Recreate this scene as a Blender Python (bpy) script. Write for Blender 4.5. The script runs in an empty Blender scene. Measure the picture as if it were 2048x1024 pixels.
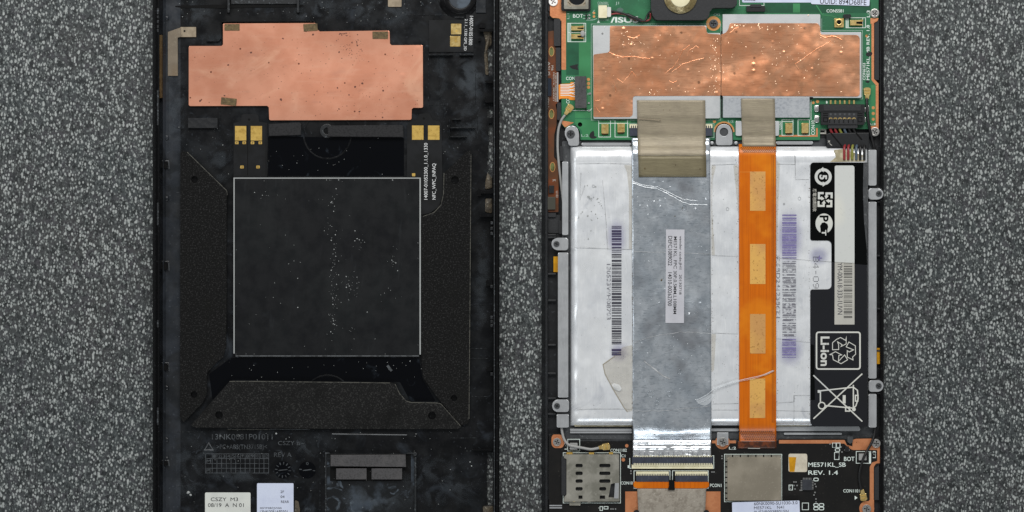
import bpy, bmesh, math, random
from mathutils import Vector, Matrix, noise as mnoise
rnd = random.Random(7)
SC = bpy.context.scene
COL = SC.collection
SC.unit_settings.scale_length = 0.01          # one unit is one centimetre
# ------------------------------------------------------------------ camera, light, exposure
D, S = 70.0, 60.0                             # camera height in cm, photo pixels per cm on the table
cam = bpy.data.cameras.new('camera'); camo = bpy.data.objects.new('camera', cam); COL.objects.link(camo)
cam.sensor_width = 36.0; cam.lens = 36.0 * D / (2048 / S); cam.clip_start = 0.5; cam.clip_end = 2000
camo.location = (0, 0, D); SC.camera = camo
world = bpy.data.worlds.new('World'); SC.world = world; world.use_nodes = True
bgn = world.node_tree.nodes['Background']; bgn.inputs[0].default_value = (0.93, 0.97, 1.0, 1); bgn.inputs[1].default_value = 0.2
def area(name, loc, target, sx, sy, power, col):
    l = bpy.data.lights.new(name, 'AREA'); l.shape = 'RECTANGLE'; l.size = sx; l.size_y = sy; l.energy = power; l.color = col
    o = bpy.data.objects.new(name, l); COL.objects.link(o); o.location = loc
    o.rotation_euler = (Vector(target) - Vector(loc)).to_track_quat('-Z', 'Y').to_euler()
    return o
area('softbox_back', (6, 47, 47), (3, 1, 0), 84, 24, 56000, (1.0, 0.985, 0.96))
area('softbox_front', (4, -60, 42), (2, 0, 0), 64, 16, 17000, (0.93, 0.97, 1.0))
area('softbox_side', (-70, 14, 52), (0, 0, 0), 24, 46, 11000, (0.93, 0.97, 1.0))
vs = SC.view_settings; vs.view_transform = 'Standard'; vs.look = 'None'; vs.gamma = 1.0; vs.exposure = 0.0; vs.use_curve_mapping = False

# ------------------------------------------------------------------ helpers
def c(h):
    h = h.lstrip('#'); v = [int(h[i:i+2], 16) / 255 for i in (0, 2, 4)]
    return tuple(x / 12.92 if x <= .04045 else ((x + .055) / 1.055) ** 2.4 for x in v) + (1,)
def W(x, y, z=0.0):
    k = (1 - z / D) / S
    return Vector(((x - 1024) * k, (512 - y) * k, z))
ORG = {}
def finish(name, me, mat, parent, smooth=False):
    """link a mesh given in world coordinates; parent None makes it a top-level mesh with its origin at its base"""
    vs_ = me.vertices
    if parent is None:
        n = max(1, len(vs_)); cx = sum(v.co.x for v in vs_) / n; cy = sum(v.co.y for v in vs_) / n; cz = min(v.co.z for v in vs_)
        org = Vector((cx, cy, cz))
    else: org = ORG[parent.name]
    me.transform(Matrix.Translation(-org))
    o = bpy.data.objects.new(name, me); COL.objects.link(o); me.name = name
    if parent is None: o.location = org
    else: o.parent = parent
    ORG[o.name] = org
    if mat: me.materials.append(mat)
    if smooth:
        for p in me.polygons: p.use_smooth = True
    return o
def tag(o, label, cat=None, group=None, kind=None):
    if label: o['label'] = label
    if cat: o['category'] = cat
    if group: o['group'] = group
    if kind: o['kind'] = kind
    return o
def thing(name, label, cat, x, y, z=0.1, group=None):
    o = bpy.data.objects.new(name, None); COL.objects.link(o); o.location = W(x, y, z); o.empty_display_size = .2
    ORG[o.name] = W(x, y, z)
    return tag(o, label, cat, group)
def rect(x0, y0, x1, y1): return [(x0, y0), (x1, y0), (x1, y1), (x0, y1)]
def circ(cx, cy, r, n=24, ry=None): return [(cx + r * math.cos(2 * math.pi * i / n), cy + (ry or r) * math.sin(2 * math.pi * i / n)) for i in range(n)]
def rpoly(pts, r, n=4):
    out = []; m = len(pts)
    for i, p in enumerate(pts):
        rr = r[i] if isinstance(r, (list, tuple)) else r
        a = Vector(pts[i - 1]) - Vector(p); b = Vector(pts[(i + 1) % m]) - Vector(p)
        la, lb = a.length, b.length
        if rr <= 0 or la < 1e-6 or lb < 1e-6: out.append(tuple(p)); continue
        t = min(rr, la * .49, lb * .49)
        p0 = Vector(p) + a / la * t; p1 = Vector(p) + b / lb * t
        for k in range(n + 1):
            u = k / n; q = p0 * (1 - u) ** 2 + Vector(p) * 2 * u * (1 - u) + p1 * u * u
            out.append((q.x, q.y))
    return out
def rrect(x0, y0, x1, y1, r, n=4): return rpoly(rect(x0, y0, x1, y1), r, n)
def rot(pts, deg, cx=None, cy=None):
    if cx is None: cx = sum(p[0] for p in pts) / len(pts); cy = sum(p[1] for p in pts) / len(pts)
    a = math.radians(deg); s, k = math.sin(a), math.cos(a)
    return [(cx + (x - cx) * k - (y - cy) * s, cy + (x - cx) * s + (y - cy) * k) for x, y in pts]
def poly_bm(bm, pts, z0, z1, holes=(), bev=0.0, bottom=False):
    nv0 = len(bm.verts)
    loops = [[bm.verts.new(W(x, y, z1)) for x, y in L] for L in [pts] + list(holes)]
    if holes:
        ed = []
        for L in loops:
            for i in range(len(L)): ed.append(bm.edges.new((L[i - 1], L[i])))
        bmesh.ops.triangle_fill(bm, edges=ed, use_beauty=True, normal=(0, 0, 1))
    else: bm.faces.new(loops[0])
    if z0 is not None and z0 < z1:
        top = []
        for L in loops:
            low = [bm.verts.new((v.co.x, v.co.y, z0)) for v in L]
            for i in range(len(L)):
                f = bm.faces.new((L[i - 1], L[i], low[i], low[i - 1]))
                e = bm.edges.get((L[i - 1], L[i])); top.append(e)
            if bottom and L is loops[0]: bm.faces.new(low)
        if bev > 0:
            bmesh.ops.bevel(bm, geom=[e for e in top if e], offset=bev, segments=2, affect='EDGES', profile=.6, clamp_overlap=True)
def prism(name, pts, z0, z1, mat, parent=None, holes=(), bev=0.0, smooth=False):
    bm = bmesh.new(); poly_bm(bm, pts, z0, z1, holes, bev)
    bmesh.ops.recalc_face_normals(bm, faces=bm.faces)
    up = sum(f.normal.z * f.calc_area() for f in bm.faces)
    if up < 0: bmesh.ops.reverse_faces(bm, faces=bm.faces)
    me = bpy.data.meshes.new(name); bm.to_mesh(me); bm.free()
    return finish(name, me, mat, parent, smooth)
def multi(name, plist, mat, parent=None, smooth=False):
    """several small prisms that make ONE piece: (pts, z0, z1)"""
    bm = bmesh.new()
    for p in plist: poly_bm(bm, p[0], p[1], p[2])
    bmesh.ops.recalc_face_normals(bm, faces=bm.faces)
    me = bpy.data.meshes.new(name); bm.to_mesh(me); bm.free()
    return finish(name, me, mat, parent, smooth)
def strokes(name, lines, w, z, mat, parent, h=0.0):
    """inked or raised lines: polylines [(x,y)...], closed if the first point is repeated; mitred joints"""
    V, F = [], []
    for li, L in enumerate(lines):
        zz = z + (li % 5) * 0.0006
        closed = len(L) > 2 and L[0] == L[-1]
        P = [Vector(p) for p in (L[:-1] if closed else L)]; m = len(P); b = len(V)
        for i in range(m):
            if closed: d0 = P[i] - P[i - 1]; d1 = P[(i + 1) % m] - P[i]
            else:
                d0 = P[i] - P[i - 1] if i else P[1] - P[0]; d1 = P[i + 1] - P[i] if i < m - 1 else P[i] - P[i - 1]
            d0 = d0.normalized(); d1 = d1.normalized(); n0 = Vector((-d0.y, d0.x)); n1 = Vector((-d1.y, d1.x)); nn = n0 + n1
            if nn.length < 1e-4: nn = n0
            nn.normalize(); k = w / 2 / max(.35, nn.dot(n0))
            if h > 0:
                for q, zq in ((P[i] + nn * k, zz), (P[i], zz + h), (P[i] - nn * k, zz)): V.append(W(q.x, q.y, zq))
            else:
                for q in (P[i] + nn * k, P[i] - nn * k): V.append(W(q.x, q.y, zz))
        st = 3 if h > 0 else 2
        for i in range(m if closed else m - 1):
            j = (i + 1) % m; a, d = b + i * st, b + j * st
            F.append((a, d, d + 1, a + 1))
            if h > 0: F.append((a + 1, d + 1, d + 2, a + 2))
    me = bpy.data.meshes.new(name); me.from_pydata(V, [], F); me.update()
    if me.polygons and sum(p.normal.z for p in me.polygons) < 0: me.flip_normals()
    return finish(name, me, mat, parent)
FONTC = bpy.data.curves.new('lettering', 'FONT'); FONTO = bpy.data.objects.new('lettering_source', FONTC); COL.objects.link(FONTO)
def text(body, x0, y0, x1, y1, z, mat, parent, way='h', tilt=0, bold=0.012, ext=0.0, name='printed_text', space=1.0, shear=0):
    FONTC.body = body; FONTC.offset = bold; FONTC.extrude = 0; FONTC.space_character = space; FONTC.shear = shear
    FONTC.resolution_u = 3
    dg = bpy.context.evaluated_depsgraph_get(); dg.update()
    me = bpy.data.meshes.new_from_object(FONTO.evaluated_get(dg))
    me.materials.clear()
    xs = [v.co.x for v in me.vertices]; ys = [v.co.y for v in me.vertices]
    ax, bx, ay, by = min(xs), max(xs), min(ys), max(ys)
    cx, cy = (x0 + x1) / 2, (y0 + y1) / 2; a = math.radians(tilt); s, k = math.sin(a), math.cos(a)
    for v in me.vertices:
        u = (v.co.x - ax) / max(1e-6, bx - ax); t = (v.co.y - ay) / max(1e-6, by - ay)
        if way == 'h': px, py = x0 + u * (x1 - x0), y1 - t * (y1 - y0)
        elif way == 'cw': px, py = x0 + t * (x1 - x0), y0 + u * (y1 - y0)
        else: px, py = x1 - t * (x1 - x0), y1 - u * (y1 - y0)
        dx, dy = px - cx, py - cy
        v.co = W(cx + dx * k - dy * s, cy + dx * s + dy * k, z)
    me.update()
    if me.polygons and sum(p.normal.z for p in me.polygons) < 0: me.flip_normals()
    return finish(name, me, mat, parent)
def tube(name, pts, r, mat, parent=None, sides=8, sub=6):
    P = [W(*p) for p in pts]; Q = []
    for i in range(len(P) - 1):
        p0 = P[i - 1] if i else P[0] * 2 - P[1]; p1, p2 = P[i], P[i + 1]; p3 = P[i + 2] if i + 2 < len(P) else P[-1] * 2 - P[-2]
        for k in range(sub):
            t = k / sub
            Q.append(.5 * ((2 * p1) + (p2 - p0) * t + (2 * p0 - 5 * p1 + 4 * p2 - p3) * t * t + (3 * p1 - p0 - 3 * p2 + p3) * t ** 3))
    Q.append(P[-1]); V, F = [], []
    for i, q in enumerate(Q):
        t = (Q[min(i + 1, len(Q) - 1)] - Q[max(i - 1, 0)]).normalized()
        up = Vector((0, 0, 1)) if abs(t.z) < .95 else Vector((1, 0, 0))
        a = t.cross(up).normalized(); b = a.cross(t)
        for k in range(sides):
            w = 2 * math.pi * k / sides; V.append(q + a * math.cos(w) * r + b * math.sin(w) * r)
    for i in range(len(Q) - 1):
        for k in range(sides):
            k2 = (k + 1) % sides; F.append((i * sides + k, i * sides + k2, (i + 1) * sides + k2, (i + 1) * sides + k))
    F.append(tuple(range(sides))[::-1]); F.append(tuple(len(V) - sides + k for k in range(sides)))
    me = bpy.data.meshes.new(name); me.from_pydata(V, [], F); me.update()
    bm = bmesh.new(); bm.from_mesh(me); bmesh.ops.recalc_face_normals(bm, faces=bm.faces); bm.to_mesh(me); bm.free()
    return finish(name, me, mat, parent, True)
def prof_y(name, prof, y0, y1, mat, parent, smooth=False, n=1):
    V, F = [], []; m = len(prof)
    for j in range(n + 1):
        y = y0 + (y1 - y0) * j / n
        for x, z in prof: V.append(W(x, y, z))
    for j in range(n):
        for i in range(m - 1): F.append((j * m + i, j * m + i + 1, (j + 1) * m + i + 1, (j + 1) * m + i))
    F.append(tuple(range(m))); F.append(tuple(n * m + i for i in range(m))[::-1])
    me = bpy.data.meshes.new(name); me.from_pydata(V, [], F); me.update()
    bm = bmesh.new(); bm.from_mesh(me); bmesh.ops.recalc_face_normals(bm, faces=bm.faces[:]); bm.to_mesh(me); bm.free()
    if sum(p.normal.z * p.area for p in me.polygons) < 0: me.flip_normals()
    return finish(name, me, mat, parent, smooth)
def sheet(name, xl, xr, prof, mat, parent=None, thick=.012, nx=24, sub=5, wob=0.0, wsc=1.2, seed=0, smooth=True):
    """a ribbon: left/right edges (top px, bottom px), height profile [(y, z)], gentle unevenness wob"""
    rows = []
    for i in range(len(prof) - 1):
        (ya, za), (yb, zb) = prof[i], prof[i + 1]
        k = max(1, min(40, int(abs(yb - ya) / sub)))
        for j in range(k): t = j / k; rows.append((ya + (yb - ya) * t, za + (zb - za) * t))
    rows.append(prof[-1]); y0, y1 = prof[0][0], prof[-1][0]; V, F = [], []
    def ring(dz):
        for y, z in rows:
            t = (y - y0) / (y1 - y0); a = xl[0] + (xl[1] - xl[0]) * t; b = xr[0] + (xr[1] - xr[0]) * t
            for i in range(nx + 1):
                x = a + (b - a) * i / nx; w = wob * mnoise.noise(Vector((x * wsc / 60, y * wsc / 60, seed * 3.1))) if wob else 0
                V.append(W(x, y, z + w + dz))
    ring(0); N = len(V); m = nx + 1; R = len(rows)
    for j in range(R - 1):
        for i in range(nx): F.append((j * m + i, (j + 1) * m + i, (j + 1) * m + i + 1, j * m + i + 1))
    edge = [i for i in range(m)] + [j * m + nx for j in range(1, R)] + [(R - 1) * m + i for i in range(nx - 1, -1, -1)] + [j * m for j in range(R - 2, 0, -1)]
    b = len(V)
    for e in edge: q = V[e].copy(); q.z -= thick; V.append(q)
    for k in range(len(edge)): k2 = (k + 1) % len(edge); F.append((edge[k], edge[k2], b + k2, b + k))
    me = bpy.data.meshes.new(name); me.from_pydata(V, [], F); me.update()
    o = finish(name, me, mat, parent)
    if smooth:
        for p in me.polygons[:(R - 1) * nx]: p.use_smooth = True
    return o
def specks(name, pts, mat, parent, z, fl=.42):
    """tiny crumbs: (x, y, r)"""
    V, F = [], []
    for x, y, r in pts:
        b = len(V); n = 5; a0 = rnd.random() * 6; h = r / S * fl
        for k in range(n): rr = r * rnd.uniform(.6, 1.2); V.append(W(x + rr * math.cos(a0 + k * 2 * math.pi / n), y + rr * math.sin(a0 + k * 2 * math.pi / n), z))
        V.append(W(x, y, z + h))
        for k in range(n): F.append((b + (k + 1) % n, b + k, b + n))
    me = bpy.data.meshes.new(name); me.from_pydata(V, [], F); me.update()
    return tag(finish(name, me, mat, parent), None, kind='stuff')

# ------------------------------------------------------------------ materials
def M(name, col, rough=.5, metal=0.0, spec=.5, layers=(), bump=(), rvar=0.0, alpha=1.0, coat=0.0, stretch=(1, 1, 1), rotz=0.0, trans=0.0):
    """layers: (kind, scale, lo, hi, colour, amount[, stretch]); bump: (kind, scale, strength[, stretch])"""
    m = bpy.data.materials.new(name); m.use_nodes = True; nt = m.node_tree; N = nt.nodes; L = nt.links
    bs = N['Principled BSDF']; tc = N.new('ShaderNodeTexCoord')
    def tex(kind, scale, st=None):
        mp = N.new('ShaderNodeMapping'); L.new(tc.outputs['Object'], mp.inputs[0]); mp.inputs['Scale'].default_value = st or stretch; mp.inputs['Rotation'].default_value = (0, 0, rotz)
        if kind.startswith('voro') or kind == 'dots':
            t = N.new('ShaderNodeTexVoronoi'); t.inputs['Scale'].default_value = scale; L.new(mp.outputs[0], t.inputs[0]); return t
        t = N.new('ShaderNodeTexNoise'); t.inputs['Scale'].default_value = scale; t.inputs['Detail'].default_value = {'noise': 4, 'fine': 2, 'soft': 1, 'warp': 6}[kind]
        t.inputs['Roughness'].default_value = .6
        if kind == 'warp': t.inputs['Distortion'].default_value = 1.5
        L.new(mp.outputs[0], t.inputs[0]); return t
    def rng(sock, lo, hi, a=0.0, b=1.0):
        r = N.new('ShaderNodeMapRange'); r.interpolation_type = 'SMOOTHSTEP'
        for i, v in enumerate((lo, hi, a, b)): r.inputs[i + 1].default_value = v
        L.new(sock, r.inputs[0]); return r.outputs[0]
    def mul(a, b):
        q = N.new('ShaderNodeMath'); q.operation = 'MULTIPLY'; L.new(a, q.inputs[0])
        if isinstance(b, (int, float)): q.inputs[1].default_value = b
        else: L.new(b, q.inputs[1])
        return q.outputs[0]
    cur = None
    for ly in layers:
        kind, scale, lo, hi, colr, amt = ly[:6]; st = ly[6] if len(ly) > 6 else None
        t = tex(kind, scale, st)
        if kind == 'dots':
            sp = N.new('ShaderNodeSeparateColor'); L.new(t.outputs['Color'], sp.inputs[0])
            fac = mul(rng(t.outputs['Distance'], lo * .6, lo, 1, 0), rng(sp.outputs[0], hi, hi + .01, 1, 0))
        elif kind == 'voro': fac = rng(t.outputs['Distance'], lo, hi)
        else: fac = rng(t.outputs['Fac'], lo, hi)
        fac = mul(fac, amt)
        mx = N.new('ShaderNodeMix'); mx.data_type = 'RGBA'; L.new(fac, mx.inputs[0])
        if cur is None: mx.inputs[6].default_value = c(col)
        else: L.new(cur, mx.inputs[6])
        mx.inputs[7].default_value = c(colr); cur = mx.outputs[2]
    if cur is None: bs.inputs['Base Color'].default_value = c(col)
    else: L.new(cur, bs.inputs['Base Color'])
    bs.inputs['Metallic'].default_value = metal; bs.inputs['Roughness'].default_value = rough
    bs.inputs['Specular IOR Level'].default_value = spec; bs.inputs['Coat Weight'].default_value = coat
    bs.inputs['Coat Roughness'].default_value = .15
    bs.inputs['Alpha'].default_value = alpha
    if trans: bs.inputs['Transmission Weight'].default_value = trans
    if rvar:
        t = tex('noise', 2.2); L.new(rng(t.outputs['Fac'], .3, .7, max(.03, rough - rvar), min(1, rough + rvar)), bs.inputs['Roughness'])
    h = None
    for b in bump:
        kind, scale, amt = b[:3]; t = tex(kind, scale, b[3] if len(b) > 3 else None)
        if kind == 'dots':
            sp = N.new('ShaderNodeSeparateColor'); L.new(t.outputs['Color'], sp.inputs[0])
            s = mul(rng(t.outputs['Distance'], 0, .28, 1, 0), rng(sp.outputs[0], .3, .31, 1, 0))
        else: s = t.outputs['Distance' if kind == 'voro' else 'Fac']
        s = mul(s, amt)
        if h is None: h = s
        else:
            a = N.new('ShaderNodeMath'); a.operation = 'ADD'; L.new(h, a.inputs[0]); L.new(s, a.inputs[1]); h = a.outputs[0]
    if h is not None:
        bp = N.new('ShaderNodeBump'); bp.inputs['Strength'].default_value = 1.0; bp.inputs['Distance'].default_value = .02; L.new(h, bp.inputs['Height']); L.new(bp.outputs[0], bs.inputs['Normal'])
    return m
m_table = M('speckled grey laminate', '#383d3e', .5, spec=.35, rotz=.22, layers=[
    ('noise', .35, .35, .7, '#3c3a39', .6, (1, 1, 1)), ('noise', 2.4, .45, .65, '#3b393e', .6, (1, 1, 1)), ('noise', 4.5, .52, .4, '#1a1e1f', .85, (1.2, .8, 1)), ('fine', 13, .47, .34, '#0f1112', .8, (1.2, .8, 1)),
    ('fine', 9.5, .53, .66, '#666b6a', .8, (1.25, .75, 1)), ('dots', 7, .38, .34, '#9b9f9d', .85, (1.2, .72, 1)), ('dots', 10, .44, .42, '#a0a4a2', .8, (1.15, .78, 1)), ('dots', 13.5, .45, .4, '#868c89', .7, (1.1, .8, 1))],
    bump=[('fine', 13, .4), ('noise', 1.2, .4)])
m_shell = M('black moulded plastic', '#0a0b0d', .42, spec=.2, rvar=.12, layers=[('noise', .55, .48, .66, '#16191c', .8), ('warp', .7, .54, .76, '#2c3137', .8), ('warp', 2.4, .62, .74, '#454b52', .45), ('fine', 9, .66, .72, '#3f444a', .3), ('noise', .3, .5, .62, '#08090a', .7)], bump=[('noise', 2, .12), ('fine', 40, .02)])  # bluish grey layers put sheen as well as smudges into the colour
m_wall = M('glossy black rim plastic', '#060607', .3, spec=.25, layers=[('fine', 14, .62, .7, '#2a2c2e', .5)])
m_curve = M('satin black curved plastic', '#191c20', .34, spec=.45, rvar=.1, layers=[('noise', .8, .4, .65, '#272b31', .8), ('fine', 10, .66, .72, '#4b5056', .4), ('warp', .7, .52, .62, '#131517', .7)])  # paler base carries the highlight along the curved wall in its colour
m_hole = M('black recess', '#040404', .7, spec=.15)
m_rib = M('worn black plastic rib', '#1c1e20', .38, spec=.5, layers=[('fine', 12, .55, .66, '#5a5f63', .5)])
m_foam = M('black open foam', '#141414', .95, spec=.1, layers=[('fine', 21, .52, .68, '#2f2f2f', .9), ('dots', 10, .16, .07, '#4a4843', .6), ('noise', 1, .5, .7, '#161615', .6)], bump=[('fine', 26, 1.0)])
m_foamb = M('brownish black open foam', '#1a1a1a', .95, spec=.1, layers=[('fine', 21, .52, .68, '#363635', .9), ('dots', 10, .16, .07, '#50504d', .6), ('noise', 1, .5, .7, '#121212', .6)], bump=[('fine', 26, 1.0)])
m_foamg = M('dark grey sponge', '#4a494a', .9, spec=.1, layers=[('fine', 15, .45, .65, '#3a3a3a', .7), ('noise', 3, .5, .7, '#555353', .5)], bump=[('fine', 16, .7)])
m_foamd = M('charcoal sponge', '#2e2e2f', .9, spec=.1, layers=[('fine', 15, .45, .65, '#232324', .7)], bump=[('fine', 16, .7)])
m_foamlink = M('black dimpled rubber', '#222325', .7, spec=.2, bump=[('voro', 6.5, 1.5)])
m_ferrite = M('black ferrite sheet', '#111214', .48, spec=.2, rvar=.1, layers=[('noise', .4, .4, .66, '#17191a', .8), ('warp', .9, .6, .7, '#1f2123', .5, (2.5, .4, 1)), ('warp', 1.2, .55, .7, '#0c0d0e', .4, (3, .35, 1))], bump=[('noise', 1, .06), ('soft', .3, 4)])
m_ferredge = M('pale cut edge', '#929594', .6, layers=[('fine', 12, .45, .6, '#8a8d8c', .7)])
m_flexblk = M('matt black flex', '#101112', .5, spec=.2, layers=[('noise', 1.4, .4, .65, '#1a1b1d', .8)])
m_gold = M('gold plated contact', '#ecd08c', .3, .8, layers=[('noise', 7, .45, .65, '#c9a458', .8), ('fine', 20, .64, .7, '#7c5a26', .6)], bump=[('noise', 6, .4)])
m_golddull = M('brass yellow contact pad', '#bd9d50', .5, .4, layers=[('noise', 7, .45, .65, '#a5853c', .8), ('fine', 22, .62, .7, '#6c4f20', .6)], bump=[('noise', 8, .3)])
m_copper = M('satin copper plate', '#e3a184', .36, .62, layers=[('noise', .8, .35, .65, '#d48f72', .9), ('warp', .4, .5, .7, '#efb798', .7), ('noise', 2.2, .58, .72, '#c98c74', .5, (.6, 1.6, 1)), ('fine', 4, .5, .8, '#e2ab90', .35, (.25, 2.2, 1)), ('dots', 3.1, .12, .3, '#6b3a28', .9), ('dots', 6.5, .13, .16, '#54301f', .8), ('fine', 16, .68, .73, '#a8694f', .5)], bump=[('soft', .22, 14), ('soft', .9, .8), ('dots', 2.2, .12)])
m_cufoil = M('wrinkled copper foil', '#e2a57f', .3, .68, rvar=.08, layers=[('noise', 1.1, .35, .65, '#d18e67', .9), ('warp', .8, .5, .68, '#b98a69', .6), ('noise', 4, .55, .72, '#e0a986', .6), ('fine', 9, .5, .75, '#a96a49', .5, (.3, 2.5, 1)), ('dots', 1.7, .1, .3, '#6d4a35', .7)], bump=[('soft', .5, 9), ('soft', 1.5, 3.2), ('noise', 5, .12), ('dots', 3.2, .7)])
m_brown = M('dark adhesive pad', '#5b4a2b', .7, layers=[('noise', 9, .45, .6, '#403319', .8), ('fine', 20, .62, .7, '#86764c', .7)], bump=[('fine', 20, .5)])
m_fabric = M('taupe conductive cloth tape', '#74695a', .7, .15, layers=[('noise', 2, .4, .65, '#675d4f', .8), ('fine', 14, .6, .7, '#8b8271', .4), ('noise', .8, .5, .7, '#6d5533', .3)], bump=[('fine', 30, .25)])
m_tape = M('khaki conductive tape', '#8c826f', .5, .25, layers=[('noise', 1.2, .4, .65, '#7d7463', .8), ('fine', 9, .45, .7, '#999079', .5, (.25, 3, 1)), ('dots', 3, .06, .2, '#3b3326', .9)], bump=[('fine', 18, .25, (.15, 2, 1)), ('noise', 1.5, .3)])
m_taped = M('khaki conductive tape thicker overlap', '#6f674f', .5, .25, layers=[('noise', 1.2, .4, .65, '#645c46', .8), ('fine', 9, .45, .7, '#7b7359', .5, (.25, 3, 1)), ('dots', 3, .08, .3, '#30291d', .9)], bump=[('fine', 18, .25, (.15, 2, 1))])  # darker tone where the tape lies thicker over the silver cable
m_silk = M('white board print', '#c9d3cd', .6)
m_silkd = M('dull white board print', '#8fa79b', .6)
m_white = M('white flex print', '#d4d6d6', .6)
m_emb = M('scuffed raised plastic', '#45494c', .45, layers=[('noise', 5, .4, .65, '#1c1e20', .8)])
m_dust = M('pale dust', '#9a9d9c', .8)
m_dark = M('black print', '#1c1c22', .6)
m_paper = M('white paper sticker', '#c4c6c0', .7, layers=[('noise', 1.5, .4, .7, '#b6b8b4', .7)])
m_paperb = M('bluish white sticker', '#bfc6d8', .6, layers=[('noise', 1.5, .4, .7, '#b2b9ce', .7)])
m_tan = M('tan cloth pad', '#8d806c', .7, layers=[('noise', 5, .4, .65, '#736755', .7)])

def smear(parent, z, x0, y0, x1, y1, colr, amt, nscale=0, name='ink_smear', rough=.6):
    o = prism(name, rrect(x0, y0, x1, y1, 4), None, z, None, parent)
    m = bpy.data.materials.new('smear'); m.use_nodes = True; nt = m.node_tree; N = nt.nodes; L = nt.links; b = N['Principled BSDF']
    b.inputs['Base Color'].default_value = c(colr); b.inputs['Roughness'].default_value = rough
    tc = N.new('ShaderNodeTexCoord'); mp = N.new('ShaderNodeMapping'); L.new(tc.outputs['Generated'], mp.inputs[0]); mp.inputs['Location'].default_value = (-1, -1, 0); mp.inputs['Scale'].default_value = (2, 2, 0)
    ln = N.new('ShaderNodeVectorMath'); ln.operation = 'LENGTH'; L.new(mp.outputs[0], ln.inputs[0])
    r = N.new('ShaderNodeMapRange'); r.interpolation_type = 'SMOOTHSTEP'; r.inputs[1].default_value = .25; r.inputs[2].default_value = 1.0; r.inputs[3].default_value = amt; r.inputs[4].default_value = 0; L.new(ln.outputs['Value'], r.inputs[0]); out = r.outputs[0]
    if nscale:
        t = N.new('ShaderNodeTexNoise'); t.inputs['Scale'].default_value = nscale; t.inputs['Detail'].default_value = 5; t.inputs['Distortion'].default_value = .8; L.new(tc.outputs['Object'], t.inputs[0])
        q = N.new('ShaderNodeMapRange'); q.interpolation_type = 'SMOOTHSTEP'; q.inputs[1].default_value = .4; q.inputs[2].default_value = .62; L.new(t.outputs['Fac'], q.inputs[0])
        u = N.new('ShaderNodeMath'); u.operation = 'MULTIPLY'; L.new(out, u.inputs[0]); L.new(q.outputs[0], u.inputs[1]); out = u.outputs[0]
    L.new(out, b.inputs['Alpha']); o.data.materials.append(m); return o
# ------------------------------------------------------------------ table
me = bpy.data.meshes.new('table_top'); me.from_pydata([(-34, -26, 0), (34, -26, 0), (34, 26, 0), (-34, 26, 0), (-34, -26, -2), (34, -26, -2), (34, 26, -2), (-34, 26, -2)], [], [(0, 1, 2, 3), (4, 7, 6, 5), (0, 4, 5, 1), (1, 5, 6, 2), (2, 6, 7, 3), (3, 7, 4, 0)])
tag(finish('table_top', me, m_table, None), 'grey speckled laminate table top under both tablet halves', None, None, 'structure')
# ------------------------------------------------------------------ back cover (left)
Y0, Y1 = -60, 1084
FZ = .10
bc = thing('tablet_back_cover', 'empty black plastic tablet back shell lying open on the left', 'tablet cover', 652, 512, 0)
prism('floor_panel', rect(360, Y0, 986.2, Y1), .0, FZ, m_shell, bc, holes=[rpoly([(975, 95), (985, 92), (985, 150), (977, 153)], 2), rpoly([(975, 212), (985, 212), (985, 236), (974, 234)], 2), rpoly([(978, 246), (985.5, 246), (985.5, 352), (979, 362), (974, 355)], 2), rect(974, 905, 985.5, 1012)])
prof_y('left_side_wall', [(306, 0), (306, .48), (308, .55), (311.5, .56), (312.6, .5), (314.4, .5), (315.2, .54), (318.5, .54), (319.2, .08), (325, .08), (325.6, .33), (328, .29), (332, .22), (338, .165), (346, .125), (354, .106), (361, FZ + .001)], Y0, Y1, m_curve, bc)
prof_y('left_rim', [(305.4, .0), (305.2, .5), (307.4, .57), (311.4, .575), (312.6, .515), (314.6, .515), (315.6, .555), (318.9, .553), (319.4, .3), (319.4, .1)], Y0, Y1, m_wall, bc)
prof_y('right_side_wall', [(985.8, .02), (986.4, .46), (987.5, .5), (990.5, .5), (991.4, .44), (992, .55), (996, .56), (998.5, .5), (999, .0)], Y0, Y1, m_wall, bc)
strokes('rim_highlight_line', [[(988.7, Y0), (988.7, Y1)]], 2.4, .502, m_rib, bc)
# inner right step and seams of the moulding
for pts in ([(330, 106), (380, 106)], [(330, 182), (356, 182), (377, 182)], [(440, 213), (440, 262), (376, 262)], [(325, 256), (376, 256)], [(857, 104), (857, 210), (890, 210), (890, 256), (952, 256)], [(640, 17), (712, 17)], [(810, 30), (908, 30)], [(811, 0), (811, 30)], [(327, 387), (360, 385)], [(326, 469), (360, 470)], [(326, 675), (362, 673)], [(878, 112), (878, 205)], [(951, 140), (951, 208)], [(955, 230), (955, 268)], [(640, 900), (640, 1030)], [(335, 864), (405, 864)], [(330, 972), (390, 972), (390, 1030)], [(940, 610), (975, 610)], [(940, 697), (975, 697)], [(940, 717), (975, 717)], [(940, 793), (975, 793)], [(900, 876), (955, 876)], [(360, 595), (352, 596)]):
    strokes('seam_line', [pts], 1.1, FZ + .004, m_rib, bc, .012)
# long slot near the top, its shade painted as a black strip, and two pegs
prism('slot', rpoly([(334, 12), (420, 9.5), (606, 9.5), (607, 13.5), (440, 16.5), (370, 16)], 1), FZ, FZ + .0145, m_hole, bc)
prism('slot_ledge', rect(462, -8, 594, 8), FZ, FZ + .05, m_rib, bc, bev=.01)
for x in (457, 596):
    prism('peg', rpoly(rect(x - 2, -6, x + 2, 25), 1.5), FZ, FZ + .16, m_rib, bc, bev=.02)
    prism('peg_socket', circ(x, 25, 3.2, 12), FZ, FZ + .0145, m_hole, bc)
prism('dimple', rpoly([(331, 40), (336, 35), (341, 35), (336, 42), (337, 50), (341, 54), (335, 52), (331, 47)], 2), FZ + .05, FZ + .055, m_hole, bc)
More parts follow.
